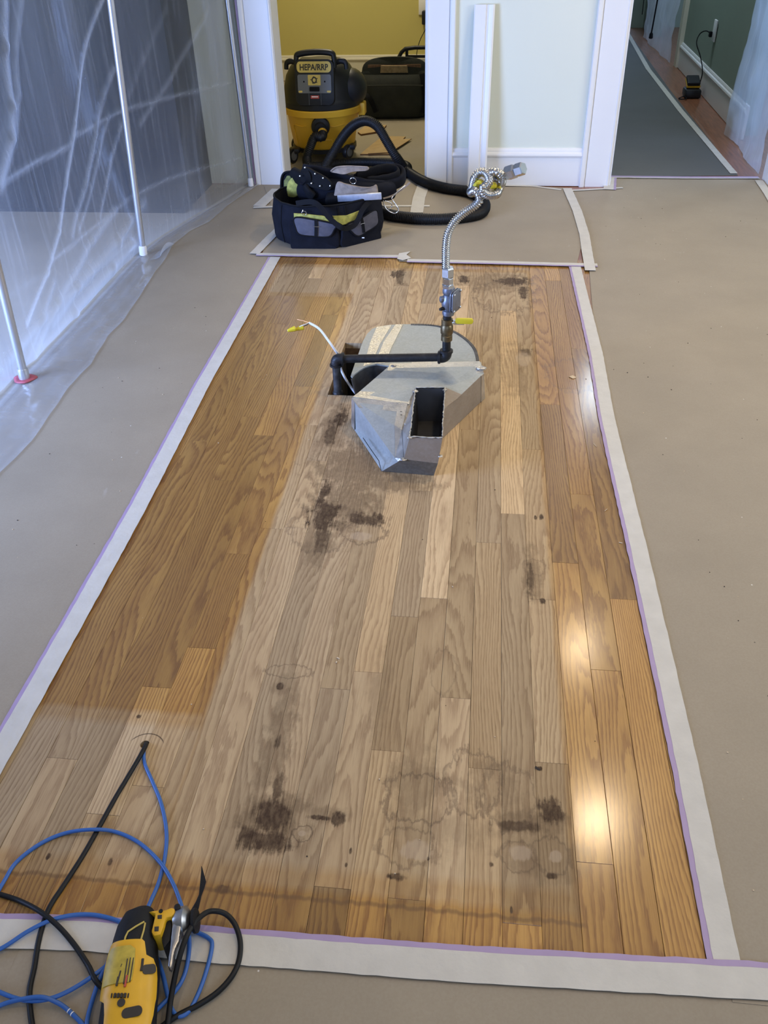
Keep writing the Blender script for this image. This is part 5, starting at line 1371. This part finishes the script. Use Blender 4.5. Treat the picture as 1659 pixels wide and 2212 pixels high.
def cordh():
    root = thing('hanging_cord', 'black cord hanging in front of the far plastic sheet, plug at its lower end', 'cord', (1.40, 8.75, .0))
    tube('cord', crom([(.012, 0, 1.3), (.006, .0, .9), (.010, 0, .5), (.0, 0, .22), (-.005, 0, .12)], 8), .007, M_black, root, 7)
    lathe('plug', [(.006, 0), (.015, -.012), (.018, -.045), (.012, -.050)], M_black, root, 12, Matrix.Translation((-.005, 0, .125)))
    tube('cord', crom([(-.02, .55, 1.2), (-.03, .55, .7), (-.025, .55, .2)], 6), .004, M_black, root, 6)
cordh()
# ------------------------------------------------------------------ oscillating multi-tool
M_ty = principled('tool_yellow', (.72, .40, .015), .40, var=.05, vscale=60)
M_tb = principled('tool_rubber_black', (.008, .009, .011), .62, spec=.3, bump=.15, bscale=300)
M_tm = principled('tool_cast_metal', (.42, .42, .42), .32, .95, var=.2, vscale=60)
M_lab = principled('tool_label', (.50, .38, .05), .45, var=.25, vscale=90)
M_gold = principled('tool_gold_line', (.55, .42, .10), .45)
def arc_ring(c, ax, hw, up, hh, a0, a1, n, e=1.0, off=0.0):
    out = []
    for j in range(n):
        a = a0 + (a1 - a0) * j / (n - 1); ca, sa = math.cos(a), math.sin(a)
        out.append(c + ax * (hw + off) * math.copysign(abs(ca) ** e, ca) + up * (hh + off) * math.copysign(abs(sa) ** e, sa))
    return out
def multi_tool():
    root = thing('multi_tool', 'yellow and black oscillating multi-tool lying on the paper among blue and black cables', 'power tool')
    U = Vector((0, 0, 1))
    st = [  # px x of centre, px y, half width in px, centre height, half height
        (314, 1972, 20, .040, .020), (304, 1985, 33, .040, .028), (298, 2010, 42, .040, .031), (293, 2040, 46, .040, .033), (290, 2070, 50, .040, .034), (288, 2100, 56, .038, .033),
        (284, 2135, 57, .037, .032), (280, 2170, 58, .036, .031), (276, 2210, 60, .035, .031), (270, 2260, 60, .035, .031), (262, 2320, 52, .034, .030), (258, 2345, 36, .034, .022)]
    S = []
    for x, y, w, zc, hh in st:
        c = G(x, y, zc); hw = (G(x + w, y, zc) - G(x - w, y, zc)).length / 2; S.append((c, hw, hh))
    D = (S[0][0] - S[-1][0]).normalized(); AX = D.cross(U).normalized()
    closed_loft('rubber_body', [arc_ring(c, AX, hw, U, hh, 0, 2 * PI * 27 / 28, 28, .8) for c, hw, hh in S], M_tb, root)
    def interp(y):
        for (a, A), (b, B) in zip(zip(st, S), list(zip(st, S))[1:]):
            if a[1] <= y <= b[1]:
                t = (y - a[1]) / (b[1] - a[1]); return A[0].lerp(B[0], t), A[1] + (B[1] - A[1]) * t, A[2] + (B[2] - A[2]) * t
        return S[-1]
    def shell(name, spec, off, m, parent=root, th=.0022, n=18, e=.8):
        """spec: list of (px y, angle0, angle1) in degrees, 90 = top, 0 = right"""
        r_out, r_in = [], []
        for y, a0, a1 in spec:
            c, hw, hh = interp(y); a0, a1 = math.radians(a0), math.radians(a1)
            r_out.append(arc_ring(c, AX, hw, U, hh, a0, a1, n, e, off)); r_in.append(arc_ring(c, AX, hw, U, hh, a0, a1, n, e, off - th))
        rings = [o_ + i_[::-1] for o_, i_ in zip(r_out, r_in)]
        return closed_loft(name, rings, m, parent, ang=.7)
    ys = [2058, 2062, 2075, 2090, 2094, 2110, 2130, 2160, 2172, 2185, 2212, 2250, 2290]
    a1 = [128, 136, 142, 145, 146, 148, 150, 152, 150, 128, 122, 120, 118]
    a0 = [66, 60, 58, 57, 38, 26, 20, 18, 18, 22, 26, 34, 44]
    sh = shell('yellow_shell', [(y, b, a) for y, a, b in zip(ys, a1, a0)], .0032, M_ty, th=.005)
    lb = shell('rating_label', [(2072, 88, 128), (2080, 80, 134), (2110, 80, 137), (2145, 82, 140), (2150, 86, 138)], .0048, M_lab, sh, .002)
    lb['label'] = 'olive rating label with faint printed lines'
    def surf(x, y, off=.0):       # point of the tool surface under a picture position (iterate the height)
        z = .07
        for _ in range(6):
            p = G(x, y, z); yy = y
            best = min(((interp(q)[0] - Vector((p.x, p.y, interp(q)[0].z))).length, q) for q in range(1975, 2300, 5))
            c, hw, hh = interp(best[1]); u = max(-.97, min(.97, (p - c).dot(AX) / (hw + off)))
            z = c.z + (hh + off) * (1 - abs(u) ** (2 / .8)) ** (.8 / 2)
        return G(x, y, z)
    T = lambda cx, cy, off=.0: surf(180 + .217 * cx, 1880 + .217 * cy, off)
    for (a, b, c_) in [((385, 930), (372, 960), .0006), ((440, 880), (400, 1130), .0009), ((470, 870), (430, 1120), .0009), ((500, 870), (462, 1110), .0009), ((372, 1000), (345, 1100), .0012), ((350, 1060), (330, 1150), .0016)]:
        tube('printed_line', [T(*a, .0048), T((a[0] + b[0]) / 2, (a[1] + b[1]) / 2, .0048), T(*b, .0048)], c_, M_ink, lb, 5)
    tube('red_print', [T(436, 1045, .0048), T(412, 1160, .0048)], .0016, M_red, lb, 5)
    # vents, screw and lock slot on the shell
    for i in range(6):
        p, q = T(285 + i * 33, 1225 - 0 * i, .004), T(278 + i * 33, 1268, .004); tube('vent_slot', [p, q], .0019 if 0 < i < 5 else .0010, M_ink, sh, 6)
    lathe('screw_recess', [(.0052, 0), (.0052, .001), (.003, .0012)], M_ink, sh, 14, axis_matrix(T(378, 1318, .0036), (0, 0, 1)))
    c = T(485, 1412, .0036); prism('lock_slot', rrect(.026, .0125, .006, 5), 0, .0012, M_ink, sh, mat=axis_matrix(c, (0.05, -.1, 1)) @ Matrix.Rotation(-.15, 4, 'Z'))
    c = T(655, 985, .0036); prism('side_window', rrect(.012, .018, .004, 4), 0, .0012, M_ink, sh, mat=axis_matrix(c, (.5, 0, 1)) @ Matrix.Rotation(.4, 4, 'Z'))
    tube('shell_gap', [T(592, 880, .004), T(585, 950, .004), T(575, 1000, .004)], .0018, M_ink, sh, 6)
    # gold trim lines on the rubber
    tube('trim_line', [T(*q, .0006) for q in [(400, 740), (420, 660), (445, 610), (520, 560), (605, 512), (615, 525), (600, 600), (562, 730)]], .0013, M_gold, root, 6)
    tube('trim_line', [T(*q, .0006) for q in [(215, 1120), (200, 1200), (195, 1290), (215, 1330), (255, 1370), (265, 1420), (262, 1530)]], .0011, M_gold, root, 6)
    slab_px('badge_panel', [T(428, 715, .0004), T(455, 620, .0004), T(590, 545, .0004), T(548, 715, .0004)], M_tb, root, .0008, thdir=(0, 0, 1))
    # gear head: yellow housing, metal lever, clamp and blade
    H = lambda cx, cy, z=.06: G(180 + .217 * cx, 1880 + .217 * cy, z)
    def zslab(name, pts, z0, z1, m, parent=root, bev=.0015):
        """pts in crop coordinates taken at height z1"""
        P = [H(x, y, z1) for x, y in pts]; return prism(name, [(p.x, p.y) for p in P], z0, z1, m, parent, bevel=bev)
    hd = zslab('gear_housing', [(640, 405), (740, 392), (810, 392), (880, 362), (915, 380), (905, 430), (880, 460), (820, 475), (800, 560), (770, 640), (700, 655), (672, 610), (690, 540), (715, 430)], .022, .066, M_ty, root, .003)
    zslab('housing_slot', [(738, 445), (782, 440), (780, 480), (738, 482)], .063, .0668, M_ink, hd, .0005)
    zslab('housing_slot', [(708, 560), (752, 556), (748, 604), (706, 606)], .063, .0668, M_ink, hd, .0005)
    lathe('housing_screw', [(.003, 0), (.003, .001)], M_tb, hd, 10, Matrix.Translation(H(772, 408, .066)))
    zslab('gear_neck', [(800, 480), (870, 470), (880, 560), (860, 700), (800, 780), (780, 700)], .015, .058, M_tb, root)
    lv = zslab('clamp_lever', [(890, 380), (915, 355), (955, 342), (990, 360), (1005, 400), (985, 470), (975, 560), (960, 640), (955, 700), (920, 760), (900, 830), (880, 960), (855, 975), (838, 950), (845, 860), (862, 760), (870, 660), (880, 560), (905, 470)], .048, .062, M_tm, root, .003)
    lathe('lever_pin', [(.0045, 0), (.0045, .003), (.003, .0035)], M_tb, lv, 12, Matrix.Translation(H(938, 372, .062)))
    ca = H(1000, 520, .045)
    lathe('clamp_flange', [(.006, -.012), (.020, -.010), (.022, -.004), (.022, .004), (.014, .010), (.006, .014)], M_tm, root, 24, axis_matrix(ca, AX * 1.0 + Vector((0, 0, .15))))
    lathe('clamp_washer', [(.005, .014), (.017, .015), (.017, .019), (.005, .020)], M_tb, root, 24, axis_matrix(ca, AX * 1.0 + Vector((0, 0, .15))))
    bl = [H(1040, 430, .045), H(1100, 360, .050), H(1150, 240, .056), H(1165, 100, .062), H(1175, -40, .068), H(1190, 20, .066), H(1215, 110, .062), H(1195, 180, .058), H(1165, 260, .054), H(1140, 380, .048), H(1110, 470, .044), H(1060, 520, .04)]
    slab_px('blade', bl, M_tb, root, .0016, thdir=AX)
    center_children(root, (S[6][0].x, S[6][0].y, 0.0052))
multi_tool()

# ------------------------------------------------------------------ cables on the near floor
M_blue = principled('blue_cable', (.035, .13, .42), .40)
M_cblk = principled('black_cable', (.007, .008, .009), .5, spec=.3)
def cable(name, pts, r, m, label, extra=None):
    """pts: (px, py, height)"""
    root = thing(name, label, 'cable')
    path = crom([G(x, y, z) for x, y, z in pts], 10)
    tube('cable_jacket', path, r, m, root, 12)
    if extra: extra(root, path)
    center_children(root, (path[0].x, path[0].y, 0))
zb = .0082; zw = .0034
cable('network_cable', [(314, 1612, -.05), (311, 1622, -.004), (313, 1650, zw), (330, 1690, zw), (348, 1735, zw), (359, 1790, zw), (358, 1840, zw), (345, 1900, zw), (325, 1948, zw + .003), (300, 2000, .006), (262, 2055, zb), (215, 2098, zb + .004), (150, 2140, .014), (95, 2160, .014), (40, 2158, zb + .002),
                        (-30, 2130, zb), (-90, 2100, zb), (-60, 2070, zb), (0, 2050, zb), (60, 2012, .012), (110, 1988, .013), (165, 1976, .010), (220, 1979, zb), (275, 2000, zb), (330, 2055, zb), (350, 2100, zb), (362, 2150, zb), (372, 2182, zb), (387, 2195, zb), (408, 2184, zb), (430, 2142, zb), (448, 2090, .010), (458, 2042, .010),
                        (450, 2026, zb), (425, 2013, zb), (405, 2000, zb + .004), (390, 1950, .010), (372, 1905, .009), (345, 1862, zw + .003), (300, 1820, zw), (250, 1797, zw), (200, 1792, .011), (140, 1800, zw), (85, 1824, zw), (35, 1863, zw), (8, 1905, zw), (-25, 1960, zb), (-70, 2020, zb)], .0031, M_blue,
      'blue network cable coming out of the drilled hole and tangling around the multi-tool')
def marks(root, path):
    c = min(path, key=lambda p: (p - G(153, 2187, zb)).length); i = path.index(c)
    for k in (-2, 1): tube('white_marking', [path[i + k], path[i + k + 1].lerp(path[i + k], .4)], .0034, M_cap, root, 12)
cable('network_cable', [(-40, 2195, zb), (0, 2172, zb), (40, 2160, .012), (90, 2154, .018), (128, 2168, .012), (153, 2187, zb), (178, 2212, zb), (200, 2240, zb), (188, 2212, zb + .006), (200, 2160, .010), (218, 2110, .012), (245, 2060, .010), (280, 2030, .010)], .0031, M_blue,
      'blue cable loop with white print, at the bottom left corner', marks)
cable('network_cable', [(405, 1998, .012), (409, 2040, zb), (404, 2085, zb), (392, 2120, zb), (372, 2148, zb), (345, 2175, zb), (320, 2200, zb)], .0031, M_blue, 'short blue cable length curving out from under the right side of the multi-tool')
cable('power_cord', [(314, 1608, -.05), (316, 1606, -.004), (311, 1618, .006), (290, 1655, zw + .002), (250, 1722, zw), (215, 1785, zw), (178, 1850, zw), (138, 1912, zw), (108, 1958, zw), (92, 2000, zb), (82, 2040, zb), (74, 2090, zb), (64, 2140, zb), (66, 2190, zb), (74, 2240, zb)], .0040, M_cblk,
      'thick black cord running from the drilled hole down past the tape to the bottom edge')
cable('power_cord', [(-40, 1920, zw), (0, 1932, zw), (40, 1945, zw), (85, 1968, zb + .006), (125, 2000, zb + .005), (160, 2040, zb), (190, 2085, zb), (208, 2120, .016), (240, 2150, zb)], .0038, M_cblk,
      'black cord curving in from the left edge and passing under the multi-tool')
cable('power_cord', [(262, 2330, .03), (300, 2350, .012), (350, 2290, zb), (362, 2212, .018), (372, 2140, .030), (390, 2060, .050), (412, 2005, .055), (440, 1975, .040), (462, 1968, .028), (488, 1975, .020), (508, 1998, .014), (519, 2035, .010), (516, 2075, zb), (500, 2110, zb), (470, 2143, zb), (430, 2170, zb),
                     (380, 2196, zb), (330, 2235, zb), (290, 2290, zb)], .0039, M_cblk, 'black tool cord making a big loop to the right of the multi-tool')

# ------------------------------------------------------------------ chips and crumbs
M_chip = principled('pale_wood_chip', (.62, .50, .34), .8); M_crumb = principled('dark_crumb', (.04, .03, .025), .9)
def chip(x, y, l, w, ang, label, z=.0003, m=None):
    c = G(x, y, z); bm = bmesh.new()
    add_box(bm, (-l / 2, -w / 2, 0), (l / 2, w / 2, .0016), Matrix.Translation(c) @ Matrix.Rotation(ang, 4, 'Z') @ Matrix.Rotation(.06, 4, 'Y'), .0003, 1)
    for v in bm.verts: v.co += Vector((noise.noise(v.co * 300), noise.noise(v.co * 310 + Vector((3, 1, 2))), 0)) * .0012
    o = from_bm('wood_chip', bm, m or M_chip); tag(o, label, 'wood chip', 'wood chips on the oak strips')
chip(1237, 815, .016, .017, .7, 'square pale wood chip on the orange strips right of the duct')
chip(731, 1422, .007, .0025, -.5, 'upper of two tiny chips on the raw strips, mid floor')
chip(727, 1431, .0045, .0028, 1.3, 'lower of two tiny chips on the raw strips, mid floor')
chip(1309, 1102, .012, .0018, .9, 'thin pale splinter near the right tape')
chip(1341, 1173, .008, .0022, -.3, 'short splinter touching the right tape edge')
chip(1285, 962, .016, .0014, -1.1, 'long hair-thin splinter on the orange strips')
chip(978, 1268, .004, .002, -.8, 'tiny chip on the palest raw strip')
chip(1161, 1660, .010, .0035, -.5, 'dark bark-coloured sliver on the raw strips near the right stain', m=M_crumb)
random.seed(5)
bm = bmesh.new()
for i in range(240):
    if i % 3: x, y = random.uniform(.42, 1.35), random.uniform(.3, 4.2)
    else: x, y = random.choice((random.uniform(-1.15, -.86), random.uniform(-.7, .38))), random.uniform(.62, 3.2)
    z = .0028 if x > .4 else (.0003 if x > -.84 else .0012)
    if x > .38 and y < 3.3: z = .0028
    s = random.uniform(.0005, .0014)
    add_box(bm, (x - s, y - s * random.uniform(.4, 1.2), z), (x + s, y + s, z + s), Matrix.Identity(4), mi=i % 2)
o = from_bm('floor_crumbs', bm, [M_crumb, M_chip]); tag(o, 'scattered dark and pale crumbs on the floor paper and strips', 'debris', kind='stuff')
